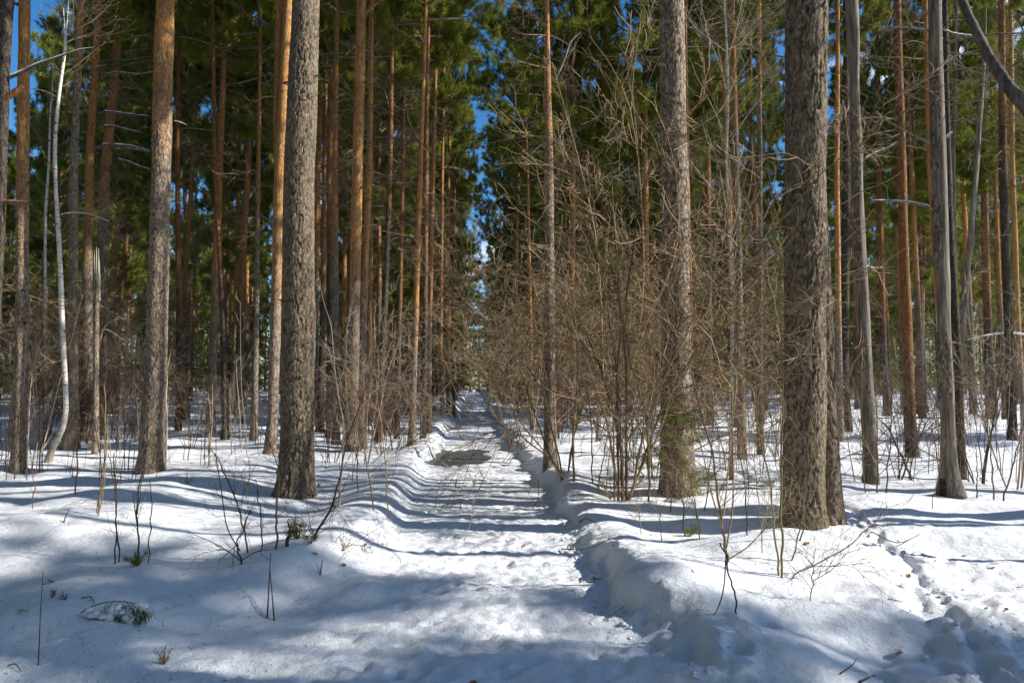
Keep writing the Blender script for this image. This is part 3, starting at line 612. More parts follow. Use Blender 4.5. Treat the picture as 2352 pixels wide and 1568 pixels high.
# silver dead trunks
def dead_tree(label, pts, H, mat=M_dead, **kw):
    return px_tree('dead_tree', label, pts, H, mat, 99, -1, cat='dead tree', sides=64, fine=(8, 0.05), disp=None, lump=0.16, **kw)
D1 = dead_tree('silver grey barkless dead tree standing right of the widest rough pine', [(2001, 1113, 33), (1998, 1050, 27), (1984, 784, 27), (1968, 392, 24), (1957, 0, 25)], 13)
D2 = dead_tree('second silver barkless trunk, nearer the right edge, black at its foot', [(2187, 1140, 46), (2180, 1080, 36), (2168, 784, 30), (2155, 392, 31), (2147, 0, 27)], 13)
for (e, G, dp, A), y0 in ((D1, 1105), (D2, 1132)):      # leftover bark sheets on the shaded side
    rb = np.interp(1, A[:, 2], range(len(A)))
    for k in range(4):
        if k == 0 and e is D1[0]: continue
        z0 = [0.0, 1.4, 3.2, 4.6][k]; z1 = z0 + [0.24, 0.8, 1.0, 1.3][k]; zs = np.linspace(z0, z1, 12); th = np.linspace(2.2, 4.4, 10) + (0.5 if k % 2 else 0)
        if k == 0: th = np.linspace(0, 2 * math.pi, 10)
        r = (20 if e is D1[0] else 24) * dp / FPX * 0.78 * (1.05 if k else 1.16) * np.interp(zs, [0, 0.4, 8], [1.12, 0.95, 0.72])
        TH, Z = np.meshgrid(th, zs); RR = r[:, None] * (1 + 0.03 * vn(TH * 4, Z * 9, 5 + k)); 
        ax = np.interp(Z, A[:, 2], A[:, 0]); ay = np.interp(Z, A[:, 2], A[:, 1])
        Z = Z + 0.12 * vn(TH * 3, Z * 0 + k, 77) * np.sign(Z - (z0 + z1) / 2) * (k > 0)
        V = np.stack([ax + RR * np.cos(TH), ay + RR * np.sin(TH), Z], -1); nv = np.arange(120).reshape(12, 10)
        V2 = np.stack([ax + (RR - 0.02) * np.cos(TH), ay + (RR - 0.02) * np.sin(TH), Z], -1)
        q = np.stack([nv[:-1, :-1], nv[:-1, 1:], nv[1:, 1:], nv[1:, :-1]], -1).reshape(-1, 4)
        o = put('bark_sheet', mesh_from('bark_sheet', np.concatenate([V.reshape(-1, 3), V2.reshape(-1, 3)]), np.concatenate([q, q[:, ::-1] + 120]), M_bark if k else M_bark_dark), (0, 0, 0), e); o['bark_z'] = 99.0
D44 = dead_tree('thin upright grey dead pole near the right edge', [(2200, 1010, 9), (2196, 784, 9), (2189, 392, 9), (2193, 200, 9), (2196, 0, 7)], 14)
D47 = dead_tree('thin grey dead trunk leaning right with a bright edge, near the right edge', [(2192, 1015, 17), (2206, 784, 15), (2228, 560, 13), (2242, 392, 11), (2262, 100, 8)], 12)
# splintered snag
SN = px_tree('broken_snag', 'pale splintered snag broken off at mid height behind the white birch', [(220, 1042, 15), (221, 900, 12), (222, 784, 11), (223, 680, 10), (223, 630, 9)], 0, M_bark_warm, 99, -1, cat='snag', sides=16)
e, G, dp, A = SN
P = []; Rr = []
for k in range(7):
    x0 = 219 + k * 1.6; yt = [575, 600, 566, 590, 612, 570, 598][k]
    pts = [at_plane(x0, 690, dp + 0.03 * (k % 3)) - G, at_plane(x0 - 0.5, 640, dp) - G, at_plane(x0 - (2 if k == 0 else 0), yt, dp + 0.02) - G]; P.append(pts); Rr.append([0.022, 0.024, 0.003])
Vt, Qt = tubes(np.array(P), np.array(Rr), 5); put('splinters', mesh_from('splinters', Vt, Qt, M_snag), (0, 0, 0), e)
# leaning grey trunk in the top right corner
pl = [at_plane(2186, -60, 9.2), at_plane(2225, 40, 9.0), at_plane(2270, 130, 8.8), at_plane(2320, 205, 8.6), at_plane(2400, 300, 8.4), at_plane(2640, 560, 8.0), at_plane(3150, 1180, 7.4)]
pl = np.array(pl); g0 = pl[-1].copy(); g0[2] = gh(g0[0], g0[1]) - 0.1; pl[-1] = g0; e = empty('leaning_trunk', tuple(g0), 'grey dead trunk leaning diagonally across the top right corner', 'dead tree')
seg = np.linspace(0, 1, 40); t_ = np.linspace(0, 1, len(pl)); PP = np.stack([np.interp(seg, t_, pl[:, k]) for k in range(3)], -1) - g0
rr_ = np.interp(seg, [0, 1], [0.045, 0.10]) * (1 + 0.06 * vn(seg * 30, seg * 0, 3))
Vt, Qt = tubes(PP[None], rr_[None], 14); put('trunk', mesh_from('trunk', Vt, Qt, M_dead_dark), (0, 0, 0), e)
Vt, Qt = tubes((PP[6:20] + np.array([0.01, 0, 0.042]))[None], (0.022 * np.abs(vn(np.arange(14) * 0.7, np.zeros(14), 9)) + 0.004)[None], 6); put('snow_strip', mesh_from('snow_strip', Vt, Qt, M_snow_clean), (0, 0, 0), e)

def stubs(tree, n, seed, z0=1.2, z1=9, Lm=0.14, mat=M_bark_dark):
    e, G, dp, A = tree; r = np.random.default_rng(seed)
    tr = [c for c in e.children if c.name.startswith('trunk')][0]; co = np.empty(len(tr.data.vertices) * 3); tr.data.vertices.foreach_get('co', co); co = co.reshape(-1, 3)
    for k in range(n):
        z = r.uniform(z0, z1); az = r.choice([r.uniform(-2.6, -0.5), r.uniform(-0.6, 0.4), r.uniform(2.8, 3.8)]); c = np.array([np.interp(z, A[:, 2], A[:, 0]), np.interp(z, A[:, 2], A[:, 1]), z])
        ring = co[np.abs(co[:, 2] - z) < 0.06]; rad = np.median(np.hypot(ring[:, 0] - c[0], ring[:, 1] - c[1])) if len(ring) else 0.15
        L = rad + Lm * r.uniform(0.2, 1.2); d = np.array([math.cos(az), math.sin(az), r.uniform(-0.1, 0.4)]); P = np.array([c + d * rad * 0.6, c + d * (rad + 0.3 * (L - rad)), c + d * L + r.normal(0, 0.01, 3)])[None]; r0 = r.uniform(0.008, 0.02)
        Vt, Qt = tubes(P, np.array([[r0 * 1.8, r0, r0 * 0.6]]), 6); Vt = np.concatenate([Vt, P[0, 2:3]]); m_ = len(Vt) - 1; i0 = m_ - 6
        o = put('stub', mesh_from('stub', Vt, [Qt, np.array([[i0 + j, i0 + (j + 1) % 6, m_] for j in range(6)])], mat), (0, 0, 0), e); o['bark_z'] = 99.0
for k, (t_, n_) in enumerate([(T14, 7), (T35, 6), (T29, 8), (T9, 8), (T16, 7), (T13, 6), (T2, 5), (T4, 6), (T27, 6), (T20, 5), (D1, 5), (D2, 6), (T34, 5), (T17, 4)]): stubs(t_, n_, 900 + k)

# ------------------------------------------------------------------ birches
def side_twigs(P, Rr, m, L, lev2=3, seed=0, ang=0.8, up=0.05, t0=0.2, rmin=0.0025, wig=0.14):
    r = np.random.default_rng(seed); S, D, t, pr = kids(P, Rr, m, t0, 1, ang, r)
    Lc = L * (1.15 - 0.7 * t) * r.uniform(0.4, 1.3, len(t)); P2 = grow(S, D, Lc, 6, wig, up, r)
    R2 = np.clip(pr * 0.45, rmin, 0.012)[:, None] * np.linspace(1, 0.3, 6); out = [(P2, np.maximum(R2, rmin * 0.6))]
    if lev2:
        S, D, t, pr = kids(P2, R2, lev2, 0.2, 1, 0.7, r); P3 = grow(S, D, np.repeat(Lc, lev2) * 0.45 * r.uniform(0.4, 1.2, len(t)), 5, wig, up, r)
        out.append((P3, np.full(P3.shape[:2], rmin * 0.62)))
    return out
def resample(pl, n):
    pl = np.array(pl, float); d = np.concatenate([[0], np.cumsum(np.linalg.norm(np.diff(pl, axis=0), axis=1))]); s_ = np.linspace(0, d[-1], n)
    o = np.stack([np.interp(s_, d, pl[:, k]) for k in range(pl.shape[1])], -1)
    for _ in range(2): o[1:-1] = (o[:-2] + 2 * o[1:-1] + o[2:]) / 4
    return o
def px_stem(pts, depth, n=24):
    """pixel polyline (x,y,width[,depth offset]) -> world points and radii on the upright plane"""
    W_ = [list(at_plane(p[0], p[1], depth + (p[3] if len(p) > 3 else 0))) + [p[2] * depth / FPX / 2] for p in pts]
    o = resample(W_, n); return o[:, :3], o[:, 3]
def base_of(px, py):
    z = 0.25
    for _ in range(4): g = gz(px, py, z); z = gh(*g)
    G = np.array([g[0], g[1], z]); return G, (G - EYE).dot(FW)
def tube_tone(sets, seed=1, sides0=8):
    parts, tn = [], []; r = np.random.default_rng(seed)
    for i, (P, Rr) in enumerate(sets):
        sd_ = sides0 if i == 0 else (4 if i == 1 and sides0 > 3 else 3); Vt, Qt = tubes(P, Rr, sd_); parts.append((Vt, Qt)); tn.append(np.repeat(np.clip(r.normal(0.35 + 0.12 * min(i, 3), 0.22, len(P)), 0, 1), P.shape[1] * sd_))
    Vt, Qt = merge(parts); return Vt, Qt, np.concatenate(tn)
def stem_thing(name, label, cat, pts, mat, twigs=(10, 0.5, 3), group=None, forks=(), seed=1, twmat=None, up=0.05, n=24, ang=0.75, rmin=0.0025, t0=0.2):
    G, dp = base_of(pts[0][0], pts[0][1]); P, Rr = px_stem(pts, dp, n); P = P - G; P[0] = (P[0][0], P[0][1], -0.06); Rr = np.maximum(Rr * (1.0 if cat in ('birch', 'stump') else 0.72), rmin)
    if cat != 'birch': P[1:, :2] += (0.010 * rng.normal(0, 1, (len(P) - 1, 2))); P[2:-1] = (P[1:-2] + P[2:-1] * 2 + P[3:]) / 4
    e = empty(name, tuple(G), label, cat, group)
    main = [(P[None], Rr[None])]
    Vt, Qt, tn = tube_tone(main, seed, 10); put('stem', mesh_from('stem', Vt, Qt, mat, True, tn), (0, 0, 0), e)
    lst = [(P[None], Rr[None])]
    for f in forks:
        Pf, Rf = px_stem(f, dp, 14); Pf = Pf - G; Rf = np.maximum(Rf * 0.75, rmin); Vt, Qt, tn = tube_tone([(Pf[None], Rf[None])], seed + 3, 7); put('branch', mesh_from('branch', Vt, Qt, mat, True, tn), (0, 0, 0), e); lst.append((Pf[None], Rf[None]))
    if twigs:
        tw = []
        for k, (Pp, Rp) in enumerate(lst): tw += side_twigs(Pp, Rp, max(2, twigs[0] if k == 0 else twigs[0] // 2), twigs[1], twigs[2], seed + k * 11, ang, up, t0 if k == 0 else 0.1, rmin)
        Vt, Qt, tn = tube_tone(tw, seed, 3)
        put('twigs', mesh_from('twigs', Vt, Qt, twmat or mat, True, tn), (0, 0, 0), e)
    return e
stem_thing('birch_tree', 'white birch with a crooked foot curving up at the left', 'birch', [(108, 1060, 17), (124, 1020, 12), (147, 985, 11), (153, 950, 10.5), (150, 870, 10.5), (145, 784, 10.5), (140, 640, 10), (133, 500, 9), (128, 430, 7.5), (126, 330, 8), (134, 230, 7), (145, 150, 7), (152, 100, 6), (148, 60, 4), (144, 0, 3), (140, -120, 2)],
           M_birch, (34, 1.5, 6), forks=[[(152, 100, 4), (153, 60, 3.5), (156, 35, 3), (160, -60, 2)], [(153, 98, 4), (170, 90, 3), (198, 82, 2)], [(141, 492, 4), (160, 487, 3.5), (205, 490, 3), (250, 508, 2)]], seed=5, twmat=M_twig, n=60)
stem_thing('birch_tree', 'thinner birch pole left of the crooked white birch', 'birch', [(112, 1006, 9), (108, 900, 8), (105, 784, 7), (104, 600, 6), (105, 480, 6), (112, 392, 5), (116, 250, 4), (122, 190, 2), (126, 60, 1.5)], M_birch, (26, 1.3, 6), seed=6, twmat=M_twig, n=50)
stem_thing('birch_tree', 'thin birch standing between the dull red pine and the grey pine', 'birch', [(1680, 1101, 12), (1678, 1000, 9), (1682, 784, 8), (1676, 560, 6), (1668, 345, 5.5), (1673, 230, 5.5), (1671, 150, 5), (1667, 60, 4.5), (1664, 0, 4), (1660, -150, 3)], M_birch, (40, 1.8, 6),
           forks=[[(1671, 115, 3), (1700, 100, 2), (1720, 75, 1.4)], [(1666, 118, 3), (1630, 90, 2.2), (1590, 60, 2), (1578, 20, 1.5)]], seed=7, twmat=M_twig_pale, n=50)
stem_thing('birch_tree', 'slim grey birch pole left of the stout grey pine', 'birch', [(232, 930, 5), (237, 720, 5), (243, 600, 5), (250, 500, 4), (252, 400, 2.5)], M_birch, (16, 1.0, 4), seed=8, twmat=M_twig, n=30)

# ------------------------------------------------------------------ traced dead branches on trunks, some with snow on top
def limb(tree, pts, snow=False, mat=M_limb, off=0.0, tw=5, seed=1):
    e, G, dp, A = tree; P, Rr = px_stem(pts, dp + off, 18); P = P - G; sets = [(P[None], Rr[None])]
    if tw: sets += side_twigs(P[None], Rr[None], tw, 0.5, 3, seed, 0.7, 0.0, 0.2, 0.002)
    Vt, Qt, tn = tube_tone(sets, seed, 7); b = put('branch', mesh_from('branch', Vt, Qt, mat, True, tn), (0, 0, 0), e)
    if snow:
        Ps = P[2:-1] + np.stack([np.zeros(15), np.zeros(15), Rr[2:-1] * 0.9], -1); rs = Rr[2:-1] * (0.75 + 0.2 * np.sin(np.arange(15) * 1.7))
        Vt, Qt = tubes(Ps[None], rs[None], 6); put('snow_strip', mesh_from('snow_strip', Vt, Qt, M_snow_clean), (0, 0, 0), b)
limb(T1, [(0, 235, 17), (30, 215, 14), (55, 195, 11)], mat=M_bark_dark, tw=0); limb(T1, [(-4, 182, 10), (25, 180, 9), (80, 150, 6), (140, 130, 4.5), (180, 114, 3), (230, 108, 1.5)], True, mat=M_dead_dark, seed=3)
limb(T1, [(-10, 465, 14), (30, 463, 9), (66, 466, 7)], mat=M_bark_dark, tw=0)
for k, pts in enumerate([[(210, 148, 5), (240, 138, 4), (300, 136, 3), (350, 130, 1.5)], [(222, 235, 5), (250, 205, 4.5), (290, 200, 3.5), (340, 210, 2)], [(225, 260, 5), (245, 256, 5), (290, 262, 4), (350, 268, 2)], [(221, 338, 7), (245, 332, 6), (300, 335, 4), (350, 348, 2)],
                         [(228, 180, 4), (262, 165, 3.5), (320, 172, 3), (370, 162, 1.5)], [(225, 290, 4), (262, 290, 4), (300, 300, 3), (330, 305, 1.5)]]): limb(T5, pts, k > 1, seed=20 + k, tw=8)
for k, pts in enumerate([[(255, 345, 6), (300, 342, 4), (350, 350, 2)], [(262, 365, 5), (290, 370, 4.5), (320, 382, 3.5), (350, 392, 2)], [(275, 150, 5), (300, 145, 4), (340, 138, 3), (390, 150, 1.5)], [(282, 90, 4), (320, 85, 3.5), (370, 80, 1.5)], [(258, 240, 5), (300, 225, 3.5), (356, 240, 2)]]): limb(T6, pts, k in (0, 1, 3), seed=30 + k, tw=8)
limb(T27, [(1257, 65, 6), (1240, 45, 5.5), (1215, 25, 5), (1180, 14, 4), (1140, 0, 3)], mat=M_bark_warm, seed=41); limb(T27, [(1262, 205, 5), (1240, 195, 3.5), (1190, 192, 2.5), (1150, 205, 1.5)], seed=42); limb(T27, [(1266, 145, 6), (1285, 175, 4), (1300, 200, 3)], seed=43)
limb(T27, [(1275, 185, 6), (1295, 140, 6), (1310, 95, 5), (1332, 75, 3)], mat=M_dead, seed=44)
limb(T16, [(838, 35, 6), (850, 20, 6), (880, 0, 5)], mat=M_bark_warm, tw=2, seed=45); limb(T17, [(850, 240, 4), (880, 250, 3.5), (925, 285, 3), (965, 325, 2), (985, 345, 1.2)], mat=M_limb, seed=46, off=-0.3)
limb(T13, [(628, 222, 4), (608, 222, 3.5), (585, 235, 2.5)], mat=M_bark_warm, tw=1, seed=47)
limb(D2, [(2152, 485, 6), (2120, 470, 5.5), (2060, 462, 4.5), (2000, 460, 2)], True, M_dead, seed=48, tw=2); limb(D2, [(2133, 72, 5), (2100, 66, 4), (2048, 62, 2)], True, M_dead, seed=49)
limb(D2, [(2165, 68, 4), (2190, 78, 4), (2240, 84, 3)], True, M_dead, seed=50); limb(D2, [(2134, 328, 6), (2100, 310, 5), (2050, 285, 4), (2010, 255, 2)], False, M_dead, seed=51); limb(D2, [(2172, 318, 7), (2182, 308, 5), (2188, 304, 3)], True, M_dead, seed=52, tw=0)
limb(D2, [(2164, 145, 5), (2190, 130, 4), (2240, 116, 2)], False, M_dead, seed=53); limb(D1, [(1978, 370, 5), (2010, 352, 4.5), (2040, 340, 4), (2064, 324, 2)], True, M_dead, seed=54); limb(D1, [(1985, 612, 4), (2010, 616, 3), (2030, 614, 2)], True, M_dead, seed=55)
limb(T37, [(1936, 545, 4), (1925, 552, 3.5), (1912, 545, 2.5)], True, M_dead, seed=56)
limb(T9, [(398, 278, 3), (415, 282, 2.4), (430, 288, 1.5)], True, tw=1, seed=57)

# ------------------------------------------------------------------ shrub library
def shrub(seed, H=3.0, n=6, spread=0.45, k1=9, k2=6, k3=5, mat=M_twig, rm=0.0022, r0=0.016, wig=0.10, L1=0.38):
    r = np.random.default_rng(seed); az = r.uniform(0, 2 * math.pi, n); tl = np.abs(r.normal(0, spread, n)) + 0.06
    S = np.stack([np.cos(az) * 0.07, np.sin(az) * 0.07, np.full(n, -0.08)], -1)
    D = np.stack([np.cos(az) * np.sin(tl), np.sin(az) * np.sin(tl), np.cos(tl)], -1); L = H * r.uniform(0.6, 1.08, n)
    P = grow(S, D, L, 12, wig * 0.5, 0.02, r); Rr = (r0 * r.uniform(0.6, 1.2, n))[:, None] * np.linspace(1, 0.25, 12)
    sets = [(P, Rr)]
    S1, D1_, t1, pr = kids(P, Rr, k1, 0.22, 1.0, 0.95, r); D1_[:, 2] *= 0.7; Lc = H * L1 * (1.1 - 0.7 * t1) * r.uniform(0.5, 1.3, len(t1)); P1 = grow(S1, D1_, Lc, 8, wig, 0.02, r); R1 = np.clip(pr * 0.5, rm, 1)[:, None] * np.linspace(1, 0.4, 8); sets.append((P1, np.maximum(R1, rm * 0.7)))
    S2, D2_, t2, _ = kids(P1, R1, k2, 0.15, 1.0, 0.75, r); L2 = np.repeat(Lc, k2) * 0.45 * r.uniform(0.4, 1.3, len(t2)); P2 = grow(S2, D2_, L2, 6, wig * 1.3, 0.03, r); sets.append((P2, np.full(P2.shape[:2], rm) * np.linspace(1, 0.7, 6)))
    if k3:
        S3, D3, t3, _ = kids(P2, np.full(P2.shape[:2], rm), k3, 0.15, 1.0, 0.7, r); L3 = np.repeat(L2, k3) * 0.5 * r.uniform(0.3, 1.2, len(t3)); P3 = grow(S3, D3, L3, 4, wig * 1.5, 0.03, r); sets.append((P3, np.full(P3.shape[:2], rm * 0.7)))
    a = tube_tone(sets[:1], seed, 6); b = tube_tone(sets[1:], seed, 3)
    return mesh_from('stems', a[0], a[1], mat, True, a[2]), mesh_from('twigs', b[0], b[1], mat, True, b[2])
def put_shrub(lib, loc, label, group=None, s=1.0, rz=0.0, cat='shrub', name='bare_shrub', sz=None):
    e = empty(name, loc, label, cat, group); e.rotation_euler = (0, 0, rz); e.scale = (s, s, sz or s)
    put('stems', lib[0], (0, 0, 0), e); put('twigs', lib[1], (0, 0, 0), e); return e
BIG = shrub(401, 5.1, 8, 0.48, 14, 7, 3, rm=0.0046, r0=0.017, L1=0.42, wig=0.24)
BIG2 = shrub(402, 4.4, 7, 0.55, 13, 7, 3, rm=0.0046, r0=0.015, L1=0.48, wig=0.24)
SH = [shrub(410 + k, 2.8 + 0.3 * k, 6, 0.38, 8, 4, 2, (M_twig_mid, M_twig, M_twig_mid, M_twig_pale)[k], rm=0.0036, r0=0.013, wig=0.17) for k in range(4)]
SHR = [shrub(420 + k, 2.4 + 0.3 * k, 8, 0.30, 7, 5, 2, M_twig_red, 0.0042, 0.014, 0.12) for k in range(3)]
def at_ground(px, py): return base_of(px, py)
G, dp = at_ground(1425, 1148); put_shrub(BIG, tuple(G), 'largest bare bush right of the path, stems fanning from a yellow green tuft', s=1.12, rz=0.4)
G, dp = at_ground(1180, 1012); put_shrub(BIG2, tuple(G), 'bushy tan shrub overhanging the right edge of the path just past the asphalt', s=1.0, rz=2.9)
G, dp = at_ground(1300, 1082); put_shrub(BIG2, tuple(G), 'bare bush arching over the right bank beside the first pine past the path', s=1.05, rz=2.0)
G, dp = at_ground(1500, 1100); put_shrub(BIG2, tuple(G), 'tangled bare bush directly in front of the warm lit pine', s=1.0, rz=4.1)
G, dp = at_ground(1215, 1040); put_shrub(SH[3], tuple(G), 'low bare bush on the right bank level with the bare asphalt', s=1.15, rz=0.2)
G, dp = at_ground(1462, 1052); put_shrub(BIG2, tuple(G), 'bare bush whose twigs cross the blue gap of sky', s=1.0, rz=3.3)
# left side brush
for k, (px, py, li, s_, lab) in enumerate([(835, 1066, 3, 1.0, 'bare bush in front of the big orange pine'), (905, 1035, 2, 0.9, 'small bare bush left of the smooth ochre pine'), (880, 1045, 1, 1.0, 'brown bush behind the bent pale sapling'),
        (760, 1062, 0, 0.9, 'bare bush right of the thickest trunk'), (930, 1030, 1, 0.8, 'low bush at the foot of the smooth ochre pine'), (190, 1020, 2, 1.3, 'wide bare bush behind the crooked white birch'), (80, 1040, 3, 1.25, 'bare bush between the ochre pine and the thinner birch'),
        (20, 1030, 1, 1.3, 'bare bush at the left border'), (275, 1015, 0, 1.2, 'bare bush just left of the stout grey pine'), (300, 990, 3, 1.2, 'brown bush behind the stout grey pine'), (130, 1000, 3, 1.5, 'tall bare bush behind the birches'), (440, 1010, 2, 0.9, 'low bare bush right of the stout grey pine'), (545, 1000, 1, 1.0, 'bare bush left of the forked orange pine')]):
    G, dp = at_ground(px, py); put_shrub(SH[li], tuple(G), lab, s=s_, rz=k * 1.3)
for k, (px, py, lab) in enumerate([(95, 1022, 'widest tangle of grey brown brush between the ochre pine and the white birch'), (255, 1004, 'tangle of brush between the splintered snag and the stout grey pine'), (310, 978, 'brush tangle reaching behind the stout grey pine')]):
    G, dp = at_ground(px, py); put_shrub((BIG, BIG2)[k % 2], tuple(G), lab, s=[1.0, 0.95, 1.0, 1.1, 1.2][k], rz=k * 1.1 + 0.5)
# right side brush
for k, (px, py, li, s_, lab) in enumerate([(1975, 1105, 1, 0.85, 'sparse bush at the foot of the first silver dead tree'), (2060, 1100, 0, 0.9, 'sparse bush between the two silver dead trunks'), (2250, 1110, 2, 1.0, 'sparse bush right of the second silver dead trunk'),
        (2330, 1120, 3, 1.1, 'sparse bush at the right border'), (1890, 1060, 2, 1.0, 'bush behind the widest rough pine'), (1790, 1050, 0, 1.1, 'bush behind the tall yellow stems')]):
    G, dp = at_ground(px, py); put_shrub(SH[li], tuple(G), lab, s=s_, rz=k * 1.9)
# brush along the far path, and scattered in the wood
def whips(seed, mat):
    r = np.random.default_rng(seed); n = 3; S = np.stack([r.normal(0, 0.12, n), r.normal(0, 0.12, n), np.full(n, -0.1)], -1)
    P = grow(S, np.tile([[0, 0, 1.]], (n, 1)) + r.normal(0, 0.09, (n, 3)), r.uniform(1.3, 3.2, n), 10, 0.06, 0.03, r); Rr = r.uniform(0.006, 0.011, n)[:, None] * np.linspace(1, 0.35, 10)
    st = tube_tone([(P, Rr)], seed, 5); tw = tube_tone(side_twigs(P, Rr, 9, 0.5, 4, seed, 0.7, 0.06, 0.3, 0.0028), seed, 3)
    return mesh_from('stems', st[0], st[1], mat, True, st[2]), mesh_from('twigs', tw[0], tw[1], mat, True, tw[2])
WH = [whips(440 + k, (M_twig_mid, M_twig_dark, M_twig_pale, M_twig_mid)[k]) for k in range(4)]
LMK = [(-400, 'the left border'), (41, 'the ochre pine'), (150, 'the crooked white birch'), (344, 'the stout grey pine'), (505, 'the ochre stemmed pine'), (640, 'the forked orange pine'), (815, 'the big orange pine'), (945, 'the smooth ochre pine'), (1090, 'the path'), (1264, 'the first pine past the path'), (1553, 'the warm lit pine'), (1690, 'the thin birch'), (1850, 'the widest rough pine'), (1990, 'the silver dead tree'), (2180, 'the second silver trunk'), (2900, 'the right border')]
def px_of(x, y): return 1176 + FPX * math.tan(math.atan2(x, y) - YAW) / math.cos(PITCH)
def between(x, y):
    p = px_of(x, y)
    for (a, na), (b, nb) in zip(LMK[:-1], LMK[1:]):
        if a <= p < b: return na, nb
    return ('the left border', 'the ochre pine') if p < 0 else ('the second silver trunk', 'the right border')
r = np.random.default_rng(55)
for k in range(50):
    y = 18 + 75 * (k / 50) ** 1.25 + r.uniform(-1, 1); sd_ = 1 if k % 2 else -1; x = float(xc(np.array(y))) + sd_ * r.uniform(1.55, 3.6)
    lab = 'reddish brown brush on the %s bank of the path, %s' % ('right' if sd_ > 0 else 'left', ('just past the asphalt', 'a little past the asphalt', 'halfway to the end', 'past halfway to the end', 'near the far end')[min(4, int((y - 17) / 15))])
    put_shrub(SHR[k % 3], (x, y, gh(x, y)), lab, 'brush along the path', r.uniform(0.75, 1.3), r.uniform(0, 6))
for k in range(56):
    y = r.uniform(17, 50); sd_ = -1 if r.uniform() < 0.62 else 1; x = sd_ * r.uniform(3.5, 0.72 * y + 2) + 0.05 * y
    a, b = between(x, y)
    put_shrub((SH + SHR)[k % 7], (x, y, gh(x, y)), ('brown' if k % 7 < 4 else 'reddish') + ' bare undergrowth bush between %s and %s' % (a, b), 'undergrowth bushes in the wood', r.uniform(0.5, 1.0), r.uniform(0, 6))
for k in range(190):
    y = 10.5 + 24 * r.uniform() ** 1.2; x = r.uniform(-0.75 * y, 0.82 * y)
    if abs(x) < 2.0: continue
    a, b = between(x, y)
    put_shrub(WH[k % 4], (x, y, gh(x, y)), 'upright %s whips between %s and %s' % (('tan', 'dark', 'pale', 'brown')[k % 4], a, b), 'thin whips in the wood', r.uniform(0.6, 1.15), r.uniform(0, 6), cat='sapling', name='sapling')

# ------------------------------------------------------------------ traced saplings and stalks in the snow
S_ = stem_thing
S_('sapling', 'long pale bent sapling rising right of the thickest trunk', 'sapling', [(778, 1160, 6), (786, 1080, 5.5), (790, 1000, 5), (789, 930, 4.5), (778, 905, 4), (772, 880, 4), (768, 800, 3), (764, 750, 2.5), (746, 705, 2), (732, 640, 1.6)], M_twig_pale, (12, 0.5, 3), seed=11)
S_('sapling', 'upright tan sapling with forked top left of the path', 'sapling', [(858, 1188, 5.5), (853, 1120, 5), (842, 1070, 4.5), (830, 1000, 4), (838, 900, 3.4), (846, 850, 3), (852, 780, 2.4), (848, 700, 1.6)], M_twig, (16, 0.8, 5), forks=[[(836, 930, 3), (810, 880, 2.4), (790, 840, 2), (770, 760, 1.4)], [(843, 870, 2.6), (868, 820, 2), (900, 790, 1.6)]], seed=12)
S_('sapling', 'thin brown sapling beside the upright tan one', 'sapling', [(893, 1193, 4), (889, 1110, 4), (884, 1050, 3.4), (876, 980, 3), (868, 900, 2), (860, 850, 1.4)], M_twig, (10, 0.6, 4), seed=13)
S_('sapling', 'slender whip rising from the left bank of the path', 'sapling', [(966, 1015, 3.4), (968, 960, 3), (975, 900, 2.4), (990, 830, 1.6)], M_twig, (8, 0.5, 3), seed=14)
S_('fallen_branch', 'dark stick leaning right out of the snow left of the path', 'branch', [(692, 1274, 8), (715, 1240, 8), (742, 1200, 7.5), (766, 1155, 7), (778, 1110, 6), (786, 1060, 5), (800, 1000, 4), (830, 930, 3), (852, 860, 2)], M_twig_dark, (14, 0.6, 4), forks=[[(766, 1158, 5), (772, 1164, 4), (760, 1175, 2)]], seed=15)
S_('shrub_stem', 'dark branching bush in the shaded snow of the left foreground', 'shrub', [(557, 1300, 6), (545, 1262, 5), (548, 1240, 4.5), (560, 1215, 4), (575, 1170, 3)], M_twig_dark, (7, 0.35, 3), forks=[[(557, 1290, 4), (520, 1262, 3), (480, 1240, 2), (440, 1225, 1.3)], [(552, 1265, 4), (520, 1215, 3.5), (508, 1120, 3), (495, 1040, 2)], [(556, 1285, 3.5), (590, 1265, 2.5), (620, 1262, 1.6)], [(545, 1250, 3), (500, 1290, 1.5)]], seed=16)
S_('sapling', 'tall dark whip in the left foreground leaning left', 'sapling', [(571, 1268, 5.5), (560, 1215, 5), (545, 1160, 4.5), (528, 1110, 4), (505, 1060, 3), (480, 1025, 2)], M_twig_dark, (14, 0.45, 3), seed=17, n=30)
S_('sapling', 'straight dark stalk right of the leaning whip', 'sapling', [(600, 1275, 4), (600, 1200, 4), (596, 1150, 3.2), (588, 1100, 2)], M_twig_dark, (5, 0.3, 2), seed=18)
S_('sapling', 'straight brown stalk in front of the thickest trunk', 'sapling', [(635, 1264, 7), (636, 1180, 6.5), (637, 1120, 6), (638, 1080, 5)], M_twig, (3, 0.3, 2), seed=19)
S_('sapling', 'short split dark stump beside the straight brown stalk', 'stump', [(659, 1255, 9), (664, 1230, 7), (666, 1215, 5), (663, 1195, 2)], M_twig_dark, None, seed=20)
S_('sapling', 'pair of dark stalks standing in the shaded snow at the left, crossing like legs', 'sapling', [(264, 1292, 4.5), (266, 1240, 4.5), (269, 1180, 4), (268, 1100, 3.4), (258, 1040, 3)], M_twig_dark, (4, 0.3, 2), forks=[[(273, 1291, 4.5), (276, 1262, 4.5), (270, 1240, 4), (267, 1200, 3.5)]], seed=21)
